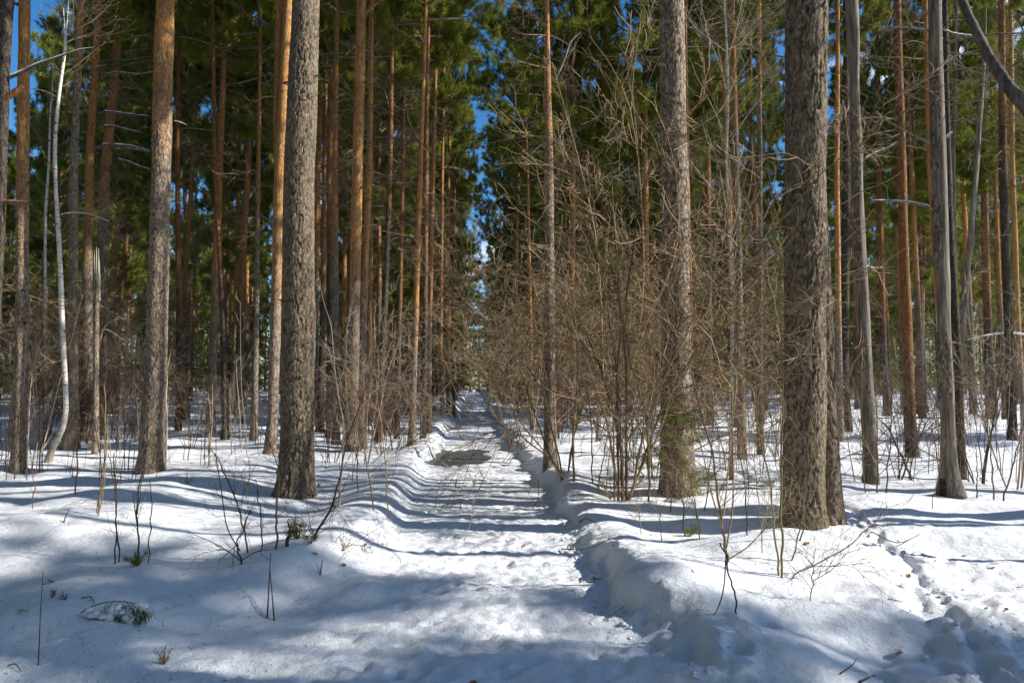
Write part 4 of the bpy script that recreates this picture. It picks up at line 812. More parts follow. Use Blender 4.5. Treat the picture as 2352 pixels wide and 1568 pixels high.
S_('sapling', 'dark stalk rising from a green needle tuft at the left', 'sapling', [(320, 1288, 5.5), (319, 1230, 5), (316, 1190, 4), (320, 1110, 3.4), (332, 1060, 2.6), (337, 1030, 2)], M_twig_dark, (5, 0.3, 2), forks=[[(318, 1225, 3.5), (310, 1170, 3), (306, 1130, 2)]], seed=22)
S_('sapling', 'thin dark stalk right of the needle tuft', 'sapling', [(342, 1290, 3.5), (344, 1230, 3.5), (348, 1160, 3), (349, 1100, 2)], M_twig_dark, (3, 0.2, 2), seed=23)
S_('sapling', 'bundle of brown stems in the sunlit snow at the left', 'sapling', [(224, 1180, 5), (232, 1130, 4.5), (238, 1060, 4), (244, 1000, 3.4), (242, 950, 2.6), (240, 880, 2)], M_twig, (8, 0.4, 3), forks=[[(222, 1178, 4), (230, 1120, 3.6), (246, 1040, 3), (248, 960, 2)], [(226, 1180, 3.4), (236, 1150, 3), (243, 1080, 2.6), (235, 940, 2)]], seed=24)
S_('sapling', 'red brown stalk in the sunlit snow left of the bundle of stems', 'sapling', [(173, 1134, 4.5), (175, 1090, 4.5), (178, 1020, 4), (181, 960, 3.2), (186, 880, 2)], twig_material('red_stem', (0.22, 0.085, 0.05), (0.30, 0.14, 0.09)), (8, 0.4, 3), seed=25)
S_('sapling', 'pale double sapling left of the forked orange pine', 'sapling', [(478, 1073, 5.5), (481, 1010, 5), (486, 960, 4), (480, 920, 3), (478, 890, 2.5)], M_twig_pale, (8, 0.6, 3), forks=[[(482, 1040, 3.5), (488, 960, 3), (488, 880, 2)]], seed=26)
S_('sapling', 'pale stalk right beside the stout grey pine', 'sapling', [(380, 1062, 5), (382, 1000, 4.5), (381, 920, 4), (384, 860, 3), (393, 800, 2)], M_twig_pale, (10, 0.6, 3), forks=[[(382, 1055, 3.5), (385, 960, 3), (378, 860, 2)]], seed=27)
S_('sapling', 'dark stalk with a bend in the snow right of the left bundle', 'sapling', [(318, 1180, 3.5), (322, 1130, 3), (330, 1080, 2.4), (337, 1040, 2)], M_twig_dark, (4, 0.3, 2), seed=28)
S_('sapling', 'thin dark whip left of the green needle tuft stalk', 'sapling', [(270, 1180, 3.5), (264, 1130, 3.5), (256, 1080, 3), (248, 1040, 2)], M_twig_dark, (7, 0.35, 3), seed=29)
S_('sapling', 'fine stalk standing alone at the far left', 'sapling', [(75, 1168, 3), (78, 1120, 3), (74, 1080, 2.4), (70, 1040, 1.5)], M_twig_red, (4, 0.3, 2), seed=30)
for k, (x, y, h, l) in enumerate([(566, 1145, 90, 'second'), (695, 1145, 190, 'third'), (705, 1100, 170, 'fourth'), (816, 1130, 160, 'fifth')]):
    S_('sapling', ['single fine stalk left of the thickest trunk', 'slim sapling against the right foot of the thickest trunk', 'slim pale stalk a hand right of the thickest trunk', 'fine stalk before the big orange pine'][k], 'sapling', [(x + 5 if k else x, y, 3.6), (x + 4, y - h * 0.4, 3.2), (x + 9, y - h, 1.8)], M_twig, (6, 0.4, 3), seed=31 + k)
# right foreground stems
S_('sapling', 'pair of greenish tall stems right of the largest bush', 'sapling', [(1488, 1175, 7), (1491, 1100, 7), (1489, 1020, 6.5), (1484, 960, 6), (1470, 900, 5.5), (1452, 850, 5), (1440, 790, 4), (1430, 700, 3)], M_twig_green, (22, 0.9, 6), forks=[[(1490, 1090, 5.5), (1496, 1000, 5), (1508, 930, 4), (1510, 860, 3.4), (1516, 760, 2.4)]], seed=40, n=34)
S_('sapling', 'thick slanting branches rising from the largest bush', 'shrub', [(1430, 1145, 12), (1428, 1060, 11), (1425, 1000, 10), (1405, 930, 8), (1385, 860, 7), (1360, 800, 6), (1345, 760, 5)], M_twig, (20, 1.1, 7),
   forks=[[(1434, 1020, 9), (1460, 985, 8), (1490, 950, 7), (1500, 880, 6), (1505, 790, 5)], [(1418, 1110, 9), (1405, 1040, 8), (1396, 960, 7), (1362, 870, 6), (1330, 790, 5), (1300, 700, 4)], [(1440, 990, 6), (1470, 930, 5), (1530, 860, 4), (1600, 790, 3), (1680, 735, 2)], [(1410, 940, 6), (1440, 860, 5.5), (1500, 700, 5), (1560, 590, 4.5), (1560, 420, 3), (1530, 300, 2)],
          [(1385, 860, 6), (1380, 700, 6), (1375, 560, 5), (1345, 430, 4), (1320, 330, 3), (1285, 210, 2.5), (1270, 150, 1.8)], [(1440, 900, 6), (1480, 700, 5), (1478, 520, 4.5), (1470, 400, 4), (1445, 200, 3.4), (1400, 140, 2), (1355, 85, 1.3)], [(1470, 430, 3), (1465, 330, 2.6), (1450, 200, 2.4), (1470, 60, 1.6)]], seed=41, n=34)
S_('sapling', 'long pale limb reaching left over the path from the big bush', 'shrub', [(1318, 1105, 8), (1316, 1000, 8), (1330, 850, 7), (1320, 720, 6), (1270, 655, 5), (1200, 635, 4.5), (1130, 630, 4), (1060, 640, 3), (1015, 645, 2)], M_twig, (24, 0.8, 6), seed=42, n=40)
S_('sapling', 'tallest yellow brown stem in the foreground left of the widest rough pine', 'sapling', [(1795, 1326, 8), (1796, 1270, 8), (1795, 1190, 7.5), (1794, 1060, 6), (1797, 900, 5.5), (1796, 760, 5), (1788, 680, 4.5), (1790, 590, 4), (1775, 520, 3), (1768, 420, 2.4), (1760, 280, 1.6)], M_twig_green, (26, 0.7, 5), seed=43, n=44)
S_('sapling', 'leaning partner of the tallest yellow brown stem', 'sapling', [(1790, 1322, 7), (1784, 1260, 6.5), (1776, 1180, 6), (1768, 1100, 5), (1745, 1000, 4), (1736, 940, 3)], M_twig_green, (12, 0.5, 4), seed=44)
S_('sapling', 'thin stem crossing in front of the foot of the widest rough pine', 'sapling', [(1830, 1292, 5.5), (1838, 1240, 5), (1846, 1180, 4.5), (1850, 1100, 3), (1862, 960, 2)], M_twig, (8, 0.5, 3), seed=45)
S_('sapling', 'greenish curved stem against the widest rough pine', 'sapling', [(1812, 1312, 5), (1830, 1230, 4.5), (1856, 1140, 4), (1868, 1050, 3), (1870, 950, 2)], M_twig_green, (8, 0.5, 3), seed=46)
S_('sapling', 'cluster of slanting foreground stems right of the path', 'sapling', [(1672, 1290, 9), (1662, 1225, 8), (1650, 1150, 7), (1640, 1060, 6), (1620, 980, 5), (1600, 900, 3), (1590, 860, 2)], M_twig, (18, 0.8, 5), forks=[[(1668, 1260, 5), (1685, 1160, 5), (1683, 1020, 4), (1680, 900, 3)], [(1672, 1285, 5), (1720, 1255, 4), (1755, 1215, 3), (1800, 1180, 1.5)], [(1660, 1215, 5), (1632, 1130, 4.5), (1615, 1040, 3.5), (1580, 930, 2)]], seed=47, n=34)
S_('sapling', 'broken stems bent down into the snow in the right foreground', 'branch', [(1697, 1408, 5.5), (1688, 1365, 5.5), (1678, 1330, 5), (1668, 1280, 5), (1650, 1245, 4)], M_twig_dark, None, forks=[[(1668, 1262, 4), (1664, 1340, 4), (1655, 1385, 3.4), (1632, 1425, 2)]], seed=48)
S_('sapling', 'twiggy little sapling in the snow right of the tall stems', 'sapling', [(1861, 1378, 3.5), (1867, 1340, 3), (1866, 1310, 2.6), (1875, 1260, 2)], M_twig, (10, 0.40, 3), forks=[[(1868, 1333, 2.4), (1905, 1312, 2), (1930, 1290, 1.3)], [(1868, 1300, 2), (1920, 1300, 1.8), (2000, 1290, 1.2)]], seed=49)
S_('sapling', 'long arching twig reaching right over the sunlit snow', 'sapling', [(1815, 1330, 5), (1830, 1312, 4.5), (1895, 1288, 4), (1960, 1242, 3.4), (2010, 1200, 2.6), (2040, 1160, 1.6)], M_twig, (12, 0.45, 3), seed=50, up=0.08)
for k, (x, y, x2, y2, wd, lab) in enumerate([(1609, 1232, 1570, 1040, 4, 'leaning whip in front of the warm lit pine'), (1572, 1228, 1560, 1090, 6, 'brown stem rising beside a low pine seedling'), (1602, 1195, 1580, 1130, 4, 'short stem right of the seedling'), (1471, 1226, 1462, 1150, 3.5, 'small whip by the right bank'),
        (1540, 1170, 1556, 1000, 4, 'whip before the needled sapling'), (1372, 1120, 1400, 960, 4, 'thin upright stem left of the largest bush'), (1360, 1110, 1352, 900, 5, 'tan upright stem by the right bank'), (1620, 1180, 1640, 900, 4, 'tall whip left of the thin birch'), (1660, 1190, 1700, 760, 5, 'long tilted whip in front of the grey pine'),
        (1720, 1230, 1690, 950, 5, 'slanting whip left of the tall yellow stem'), (1752, 1290, 1720, 960, 3.6, 'fine whip right beside the slanting whip'), (1520, 1240, 1500, 1100, 3, 'fine dark whip on the right mound'), (2015, 1132, 2010, 860, 5, 'tilted stem right of the first silver dead tree'), (2034, 1132, 2050, 870, 4.6, 'stem between the silver dead tree and the mottled pine'),
        (2140, 1158, 2165, 1020, 3, 'fine stalk left of the second silver dead trunk'), (2243, 1143, 2240, 1020, 4, 'forked dark stalk right of the second silver trunk'), (2282, 1143, 2262, 900, 5, 'leaning grey brown sapling near the right edge'), (2304, 1143, 2352, 960, 5, 'sapling tilted right at the right edge'), (1985, 1130, 1975, 1010, 4, 'stem before the silver dead tree')]):
    S_('sapling', lab, 'sapling', [(x, y, wd), (x * 0.6 + x2 * 0.4 + 3, y * 0.6 + y2 * 0.4, wd * 0.8), (x2, y2, wd * 0.45)], [M_twig, M_twig_dark, M_twig_green, M_twig][k % 4], (9, 0.55, 4), seed=60 + k)
# dark diagonal dead branches near the right
S_('fallen_branch', 'crooked dark branch propped in the snow right of the silver dead tree', 'branch', [(2095, 1100, 8), (2080, 1070, 7), (2062, 1030, 6.5), (2045, 990, 6), (2030, 968, 4), (2018, 962, 3)], M_twig_dark, (4, 0.4, 2), seed=90)
S_('fallen_branch', 'snow dusted white branch sticking in from the right edge', 'branch', [(2420, 1000, 10), (2400, 850, 8), (2380, 770, 7), (2320, 762, 6), (2260, 768, 5), (2222, 780, 3)], M_birch, (10, 0.5, 4), seed=91)
S_('fallen_branch', 'arched white branch over the bushes left of the stout grey pine', 'branch', [(205, 1010, 6), (215, 880, 6), (232, 760, 5.5), (250, 735, 5), (275, 728, 4.5), (300, 735, 2)], M_twig_pale, (10, 0.6, 4), forks=[[(200, 780, 4), (225, 755, 4), (250, 757, 3.5), (290, 785, 2)]], seed=92)

# ------------------------------------------------------------------ young pines and needle tufts
def needle_plant(name, label, G, stems, K, L, Wd, mat=M_needle_yg, seed=1, cat='young pine', spread=0.55, ntf=7):
    """stems: list of polylines local (k,3)"""
    r = np.random.default_rng(seed); e = empty(name, tuple(G), label, cat); P = np.array([resample(s_, 8) for s_ in stems]); Rr = np.full(P.shape[:2], 0.006) * np.linspace(1, 0.4, 8)
    Vt, Qt, tn = tube_tone([(P, Rr)], seed, 5); put('stems', mesh_from('stems', Vt, Qt, M_twig, True, tn), (0, 0, 0), e)
    S, D, t_, _ = kids(P, Rr, ntf, 0.35, 1.0, 0.35, r); S = np.concatenate([S, P[:, -1]]); D = np.concatenate([D, nrm(P[:, -1] - P[:, -2])])
    Vn, Fn, tone = tufts(S, D, K, L, Wd, spread, r); put('needles', mesh_from('needles', Vn, Fn, mat, False, tone), (0, 0, 0), e); return e
G, dp = base_of(1560, 1148)
st = []; r = np.random.default_rng(9)
for k in range(24):
    z0 = r.uniform(0.05, 1.25); az = r.uniform(0, 6.28); L = 0.15 + 0.45 * (1.4 - z0) * r.uniform(0.5, 1); st.append([(0, 0, z0), (math.cos(az) * L * 0.5, math.sin(az) * L * 0.5, z0 + 0.05), (math.cos(az) * L, math.sin(az) * L, z0 + 0.22 * L + 0.05)])
st.append([(0, 0, -0.05), (0.02, 0, 0.7), (0, 0, 1.4)])
needle_plant('young_pine', 'young green pine at the foot of the warm lit pine', G, st, 24, 0.10, 0.005, M_needle_yg, 9)
for k, (px, py, n, h, lab, cat) in enumerate([(1405, 1140, 7, 0.35, 'yellow green tuft at the foot of the largest bush', 'young pine'), (1455, 1098, 12, 0.55, 'soft green pine seedling behind the paired greenish stems', 'young pine'), (318, 1297, 7, 0.10, 'small dark needle tuft poking out of the shaded snow', 'young pine'),
        (684, 1292, 8, 0.13, 'half buried green pine sprig below the leaning dark stick', 'young pine'), (712, 1303, 4, 0.09, 'smaller green sprig right of the half buried one', 'young pine'), (1582, 1222, 6, 0.12, 'low green seedling between the stems right of the path', 'young pine'), (1880, 1212, 9, 0.22, 'green grass tuft at the foot of the widest rough pine', 'grass tuft'),
        (375, 1525, 6, 0.08, 'dry needle tuft on the snow mound at the bottom left', 'grass tuft'), (118, 1372, 4, 0.05, 'flattened dark sprig left in the shade', 'sprig'), (150, 1376, 4, 0.05, 'second flattened dark sprig beside the first', 'sprig'), (168, 1096, 6, 0.14, 'yellowish tuft near the red brown stalk', 'grass tuft'), (1850, 1210, 6, 0.15, 'mossy tuft left at the foot of the widest rough pine', 'grass tuft'),
        (730, 1117, 5, 0.12, 'small green tuft right of the thickest trunk', 'grass tuft'), (432, 1108, 5, 0.14, 'yellow tuft in the sunlit snow right of the stout grey pine', 'grass tuft')]):
    G, dp = base_of(px, py); r = np.random.default_rng(500 + k); st = []
    for j in range(n):
        az = r.uniform(0, 6.28); t_ = r.uniform(0.2, 1.1); L = h * r.uniform(0.6, 1.2); d = np.array([math.cos(az) * math.sin(t_), math.sin(az) * math.sin(t_), math.cos(t_)]); st.append([(0, 0, -0.02), tuple(d * L * 0.5), tuple(d * L)])
    needle_plant('young_pine' if cat == 'young pine' else ('grass_tuft' if cat == 'grass tuft' else 'pine_sprig'), lab, G, st, 14 if cat == 'young pine' else 3, min(0.09, h * 0.5), 0.004, M_needle_dk if (px, py) in ((318, 1297), (118, 1372), (150, 1376)) else M_needle_yg, 500 + k, cat, ntf=3)
# snowed-in pine branch at the lower left
G, dp = base_of(262, 1425); e = empty('pine_branch', tuple(G), 'arched pine branch with green needles laden with snow, lower left', 'branch')
P, Rr = px_stem([(186, 1407, 3.4), (205, 1393, 3.4), (240, 1382, 3), (275, 1380, 2.8), (305, 1382, 2.4), (325, 1392, 2)], dp, 16); P -= G; P2, R2 = px_stem([(290, 1382, 2), (305, 1400, 1.8), (312, 1412, 1.5)], dp, 8); P2 -= G
a = tubes(P[None], Rr[None], 6); b = tubes(P2[None], R2[None], 5); Vt, Qt = merge([a, b]); put('stem', mesh_from('stem', Vt, Qt, M_twig, True, np.full(len(Vt), 0.4)), (0, 0, 0), e)
ct = []; dr = []
for (x, y) in [(252, 1390), (255, 1400), (283, 1392), (285, 1398), (306, 1395), (310, 1405), (315, 1412), (325, 1400), (330, 1408), (338, 1405), (320, 1418), (315, 1422), (275, 1412), (265, 1416), (282, 1416), (270, 1420), (328, 1415), (318, 1398)]: ct.append(at_plane(x, y, dp + rng.uniform(-0.05, 0.05)) - G); dr.append((rng.uniform(-0.5, 0.5), rng.uniform(-0.3, 0.3), -0.9))
Vn, Fn, tn = tufts(np.array(ct), np.array(dr), 22, 0.075, 0.004, 0.35, rng); put('needles', mesh_from('needles', Vn, Fn, M_needle_yg, False, tn), (0, 0, 0), e)
def blob(r, seed, n=14, m=9, am=0.25):
    th = np.linspace(0, 2 * math.pi, n, endpoint=False); ph = np.linspace(0.02, math.pi - 0.02, m); TH, PH = np.meshgrid(th, ph); k = r * (1 + am * vn(TH / (2 * math.pi) * 4, PH * 2, seed, 4) + am * 0.5 * vn(TH / (2 * math.pi) * 8, PH * 4, seed + 3, 8))
    V = np.stack([k * np.sin(PH) * np.cos(TH), k * np.sin(PH) * np.sin(TH), k * np.cos(PH)], -1).reshape(-1, 3); nv = np.arange(n * m).reshape(m, n)
    return V, np.stack([nv[:-1], nv[1:], np.roll(nv, -1, 1)[1:], np.roll(nv, -1, 1)[:-1]], -1).reshape(-1, 4)
parts = []
for k, (x, y, r0) in enumerate([(205, 1400, 8), (220, 1408, 11), (238, 1412, 12), (258, 1400, 12), (270, 1395, 10), (250, 1415, 12), (282, 1405, 9), (330, 1392, 9), (322, 1388, 8), (300, 1425, 9), (210, 1412, 10), (290, 1418, 8)]):
    V, q = blob(r0 * dp / FPX, 40 + k, 12, 8, 0.35); V = V * np.array([1, 1, 0.75]) + (at_plane(x, y, dp - 0.02) - G); parts.append((V, q))
Vt, Qt = merge(parts); put('snow_load', mesh_from('snow_load', Vt, Qt, M_snow_clean), (0, 0, 0), e)

# ------------------------------------------------------------------ litter lying on the snow
M_leaf = twig_material('dry_leaf', (0.20, 0.085, 0.03), (0.34, 0.17, 0.07))
def leaf_mesh(seed):
    r = np.random.default_rng(seed); n = 10; t_ = np.linspace(0, 1, n); wd = 0.42 * np.sin(np.pi * t_ ** 0.8) * (1 + 0.2 * r.normal(0, 1, n)); c = 0.12 * np.sin(t_ * 3 + r.uniform(0, 3))
    V = np.concatenate([np.stack([t_ - 0.5, wd, c + 0.14 * wd + 0.05], -1), np.stack([t_ - 0.5, t_ * 0, c], -1), np.stack([t_ - 0.5, -wd, c + 0.2 * wd + 0.05], -1)]); q = []
    for a in (0, n): q += [(a + i, a + i + 1, a + n + i + 1, a + n + i) for i in range(n - 1)]
    return mesh_from('dry_leaf', V, np.array(q), M_leaf, True, r.uniform(0, 1, len(V)))
LF = [leaf_mesh(k) for k in range(3)]
for k, (px, py, s_, lab) in enumerate([(118, 1336, 0.07, 'brown leaf on the shaded snow at the left'), (2086, 1322, 0.045, 'red brown leaf on the mound by the ski track'), (2060, 1110, 0.04, 'orange leaf beside the ski track top'), (1854, 1298, 0.06, 'brown leaf beside the tall yellow stem'), (2215, 1262, 0.05, 'reddish leaf among the crumbs of the ski track'),
        (2280, 1312, 0.05, 'tan leaf at the right of the ski track'), (2308, 1408, 0.06, 'brown leaf in the hollow near the lower right corner'), (2085, 1322, 0.05, 'small brown leaf on the shaded ridge at the right'), (725, 1312, 0.07, 'curled brown leaf right of the green sprigs'), (787, 1288, 0.07, 'brown leaf below the dry weeds'), (790, 1302, 0.05, 'dark leaf just under the dry weeds'),
        (1204, 1254, 0.05, 'brown leaf at the foot of the right bank'), (1410, 1300, 0.05, 'leaf lodged in the cut of the right bank'), (880, 1250, 0.05, 'tan leaf on the left bank slope'), (838, 1262, 0.05, 'small tan leaf on the left slope'), (1086, 1572, 0.05, 'leaf at the bottom edge of the path'), (948, 1150, 0.06, 'tan leaf on the left rim of the path'), (2065, 1500, 0.05, 'dark leaf in the lower right snow')]):
    G, dp = base_of(px, py); tag(put('dry_leaf', LF[k % 3], (G[0], G[1], G[2] + 0.008), None, (s_, s_, s_), (rng.uniform(-0.3, 0.3), rng.uniform(-0.3, 0.3), rng.uniform(0, 6))), lab, 'leaf', 'dry leaves on the snow')
def stick(pts, label, mat=M_twig_dark, w0=3.0):
    W_ = []
    for (x, y, dz) in pts:
        G, dp = base_of(x, y); W_.append([G[0], G[1], G[2] + dz])
    P = resample(W_, 8); c = P.mean(0); Rr = np.full(8, w0 * dp / FPX / 2) * np.linspace(1.1, 0.5, 8); Vt, Qt = tubes((P - c)[None], Rr[None], 6)
    tag(put('fallen_twig', mesh_from('fallen_twig', Vt, Qt, mat, True, np.full(len(Vt), 0.4)), tuple(c)), label, 'twig', 'twigs lying on the snow')
for p in [([(42, 1412, .02), (68, 1417, .02)], 'thick pale broken stick in the sunlit snow at the lower left', M_twig_pale, 5.5), ([(18, 1535, .01), (35, 1540, .03), (48, 1550, .01)], 'curved dark twig in the bottom left corner'), ([(145, 1232, .0), (150, 1222, .05), (158, 1212, .14)], 'dark twig poking out of the snow at the left'),
          ([(188, 1376, .01), (210, 1378, .02), (216, 1390, .01)], 'crooked twig above the snowed in pine branch'), ([(1930, 1550, .01), (1960, 1540, .03), (1968, 1528, .04)], 'dark twig in the lower right shade'), ([(2026, 1525, .0), (2034, 1538, .01)], 'short dark stick in the lower right shade'),
          ([(1975, 1568, .01), (2010, 1558, .02)], 'dark curved twig at the bottom edge right', M_twig_dark, 5), ([(2250, 1098, .02), (2270, 1106, .02)], 'dark twig on the shaded snow right of the ski track'), ([(1315, 1262, .01), (1330, 1250, .06), (1328, 1240, .03)], 'black twig curl on the bank cut'), ([(1290, 1268, .02), (1350, 1275, .05), (1400, 1282, .02)], 'long thin twig hanging over the bank cut', M_twig),
          ([(1412, 1420, .03), (1432, 1410, .05)], 'dark root tip under the right bank'), ([(1330, 1205, .02), (1345, 1198, .08), (1372, 1206, .02)], 'bent black twig on the right mound'), ([(2005, 1240, .02), (2060, 1245, .04), (2115, 1236, .02)], 'thin twig on the bright snow beside the track', M_twig), ([(2040, 1385, .01), (2075, 1392, .02)], 'fine twig in the sunlit snow near the ridge', M_twig),
          ([(735, 1330, .0), (740, 1318, .05)], 'small upright twig under the sprigs'), ([(88, 1535, .0), (90, 1480, .25), (94, 1455, .36)], 'thin upright twig at the bottom left', M_twig_dark, 2.2), ([(614, 1420, .0), (617, 1390, .16), (620, 1360, .26)], 'dark upright stub in the shaded slope'), ([(630, 1425, .0), (625, 1400, .1), (618, 1372, .2)], 'dark leaning stub next to the upright one')]:
    stick(*p)
# dry weeds on the left bank
for k, (px, py, n, h, lab) in enumerate([(700, 1275, 26, 0.35, 'tangle of dry curly stalks at the foot of the leaning stick'), (785, 1285, 22, 0.28, 'dry brown weeds on the left bank of the path'), (840, 1270, 10, 0.15, 'small dry weeds nearer the path edge'), (870, 1248, 8, 0.16, 'pale dry grass wisp on the bank slope'), (382, 1058, 10, 0.25, 'dry grass wisp by the stout grey pine'), (250, 1148, 8, 0.18, 'dry grass wisp under the bundle of stems'), (2050, 1070, 14, 0.35, 'dry weeds near the crooked dark branch'), (2260, 1085, 14, 0.4, 'dry weeds right of the second silver trunk')]):
    G, dp = base_of(px, py); r = np.random.default_rng(700 + k); az = r.uniform(0, 6.28, n); tl = r.uniform(0.3, 1.35, n); S = np.stack([r.normal(0, 0.05, n), r.normal(0, 0.05, n), np.full(n, -0.02)], -1)
    P = grow(S, np.stack([np.cos(az) * np.sin(tl), np.sin(az) * np.sin(tl), np.cos(tl)], -1), h * r.uniform(0.5, 1.5, n), 9, 0.28, -0.04, r); P[:, :, 2] = np.maximum(P[:, :, 2], -0.03)
    Vt, Qt, tn = tube_tone([(P, np.full(P.shape[:2], 0.0026))], 700 + k, 4); e = tag(put('dry_weeds', mesh_from('dry_weeds', Vt, Qt, M_twig, True, tn), tuple(G)), lab, 'weeds')
# crumbs of snow broken from the bank and the ski track
parts = []; r = np.random.default_rng(33)
for k in range(260):
    if k < 150:
        y = r.uniform(3.6, 11); x = float(xc(np.array(y)) + right_edge(np.array(y))) - abs(r.normal(0.0, 0.10)); s_ = r.uniform(0.005, 0.018) * (2 if r.uniform() < 0.06 else 1)
    else:
        i = r.integers(1, len(TRK_A) - 2); u = r.uniform(); x = TRK_A[i][0] * (1 - u) + TRK_A[i + 1][0] * u + r.normal(0.02, 0.16); y = TRK_A[i][1] * (1 - u) + TRK_A[i + 1][1] * u; s_ = r.uniform(0.006, 0.024)
    V, q = blob(s_, k, 8, 6, 0.7); parts.append((V * np.array([1.2, 1, 0.6]) + np.array([x, y, gh(x, y) + s_ * 0.15]), q))
Vt, Qt = merge(parts); o = put('snow_crumbs', mesh_from('snow_crumbs', Vt, Qt, M_snow_clean)); tag(o, 'loose crumbs of snow along the bank cut and ski track', 'snow', kind='stuff')

# bark flakes, needles and seed scales scattered over the snow
r = np.random.default_rng(77); n = 14000; yy = 4 + 20 * r.uniform(0, 1, n) ** 1.3; xx = r.uniform(-0.75, 0.82, n) * yy
keep = (np.abs(xx - 0.05) > 1.0) | (r.uniform(0, 1, n) < 0.35); cl = fbm(xx * 0.8, yy * 0.8, 210, 2) > (0.25 - 0.03 * yy); keep &= cl; xx, yy = xx[keep], yy[keep]; n = len(xx); zz = ground(xx, yy) + 0.004
L = r.uniform(0.003, 0.012, n) * (1 + (r.uniform(0, 1, n) < 0.05) * 1.2) * (0.7 + 0.05 * yy); wd = L * r.uniform(0.10, 0.5, n); a = r.uniform(0, 6.28, n); d = np.stack([np.cos(a), np.sin(a), r.normal(0.05, 0.2, n)], -1) * L[:, None]; sd2 = np.stack([-np.sin(a), np.cos(a), r.normal(0, 0.3, n)], -1) * wd[:, None]
c = np.stack([xx, yy, zz], -1); V = np.stack([c - d - sd2 * 0.6, c + sd2 + d * 0.1, c + d, c - sd2], 1).reshape(-1, 3)
o = put('forest_litter', mesh_from('forest_litter', V, np.arange(4 * n).reshape(-1, 4), M_twig_mid, False, np.repeat(r.uniform(0, 1, n), 4))); tag(o, 'brown bark flakes and needles scattered over the snow', 'litter', kind='stuff')

# ------------------------------------------------------------------ the stand of pines behind, and firs
M_bark_stand = bark_material('stand_bark', grey=((0.07, 0.055, 0.042), (0.21, 0.17, 0.13)), org=((0.24, 0.10, 0.035), (0.48, 0.24, 0.08)))
M_bark_amber = bark_material('amber_bark', grey=((0.09, 0.065, 0.045), (0.24, 0.18, 0.125)), org=((0.30, 0.13, 0.04), (0.58, 0.30, 0.10)))
TRV = []
for k in range(5):
    r = np.random.default_rng(800 + k); A = [(0, 0, -0.3), (0, 0, 0), (r.normal(0, .05), r.normal(0, .05), 5), (r.normal(0, .12), r.normal(0, .12), 11), (0, 0, 20)]
    TRV.append([trunk_mesh('trunk', A, [0.17, 0.155, 0.12, 0.09, 0.02], mt, 14, 0.4, None, None, 800 + k) for mt in (M_bark_stand, M_bark_dark, M_bark_amber)])
taken = []
def pine(x, y, r, label, group, H=None, zc=None, ci=None, dd=True, name='pine_tree', fir=False, cat='pine', thick=1.0):
    z = gh(x, y); H = H or r.uniform(17.5, 23.5); s_ = H / 20
    e = empty(name, (x, y, z), label, cat, group); e.rotation_euler = (0, 0, r.uniform(0, 6.28))
    th = r.uniform(0.75, 1.15) * thick; mi = r.choice(3, p=[0.40, 0.28, 0.32]); e['label'] = e['label'].replace('{bark}', ('grey', 'dark', 'warm orange')[mi]); o = put('trunk', TRV[r.integers(5)][mi], (0, 0, 0), e, (th, th, s_)); o['bark_z'] = float(r.uniform(2.5, 6.0))
    if fir:
        N = FIR[r.integers(2)]; zc = 1.6 if zc is None else zc; hh = (H - zc) / (13 if N is FIR[0] else 15); w_ = r.uniform(0.85, 1.15)
        put('crown', N[1], (0, 0, zc), e, (w_, w_, hh)); put('limbs', N[0], (0, 0, zc), e, (w_, w_, hh)); return e
    ci = r.integers(5) if ci is None else ci; zc = zc or H * (r.uniform(0.33, 0.50) if y < 40 else r.uniform(0.22, 0.42)); sc_ = (H - zc) / CROWNH[ci]; w_ = r.uniform(0.78, 1.08)
    put('crown', LIB[ci][1], (0, 0, zc), e, (w_, w_, sc_)); put('limbs', LIB[ci][0], (0, 0, zc), e, (w_, w_, sc_))
    if dd and y < 65: put('dead_limbs', DEAD[r.integers(3)], (0, 0, zc * 0.42), e, (1, 1, zc * 0.58 / 5.5))
    return e
r = np.random.default_rng(2024)
def zone(x, y):
    a = math.degrees(math.atan2(x, y)) - 3.0
    if a < -20: return 'left'
    if x < 0: return 'midleft'
    return 'midright' if a < 15 else 'right'
LB = {'left': 'slim pine in the distant stand at the far left', 'midleft': 'slim pine in the distant stand between the left trunks and the path', 'midright': 'slim pine in the distant stand just right of the path', 'right': 'slim pine in the distant stand at the far right'}
pts = []
tries = 0
while len(pts) < 238 and tries < 9000:
    tries += 1; y = 23 + 80 * r.uniform() ** 0.85; x = r.uniform(-0.80 * y - 1, 0.86 * y + 3)
    if abs(x) < 2.6 + (1.0 if y < 45 else 0): continue
    mind = 1.5 if y < 40 else 1.9
    if any((x - a) ** 2 + (y - b) ** 2 < mind ** 2 for a, b in pts): continue
    pts.append((x, y))
rank = {}
for (x, y) in sorted(pts, key=lambda p: p[1]):
    a, b = between(x, y); n_ = rank.get((a, b), 0); rank[(a, b)] = n_ + 1
    lab = ('nearest', 'second nearest', 'third nearest')[n_] + ' distant pine between %s and %s' % (a, b) if n_ < 3 else 'farther {bark} pine between %s and %s' % (a, b)
    pine(x, y, r, lab, 'pines of the distant stand')
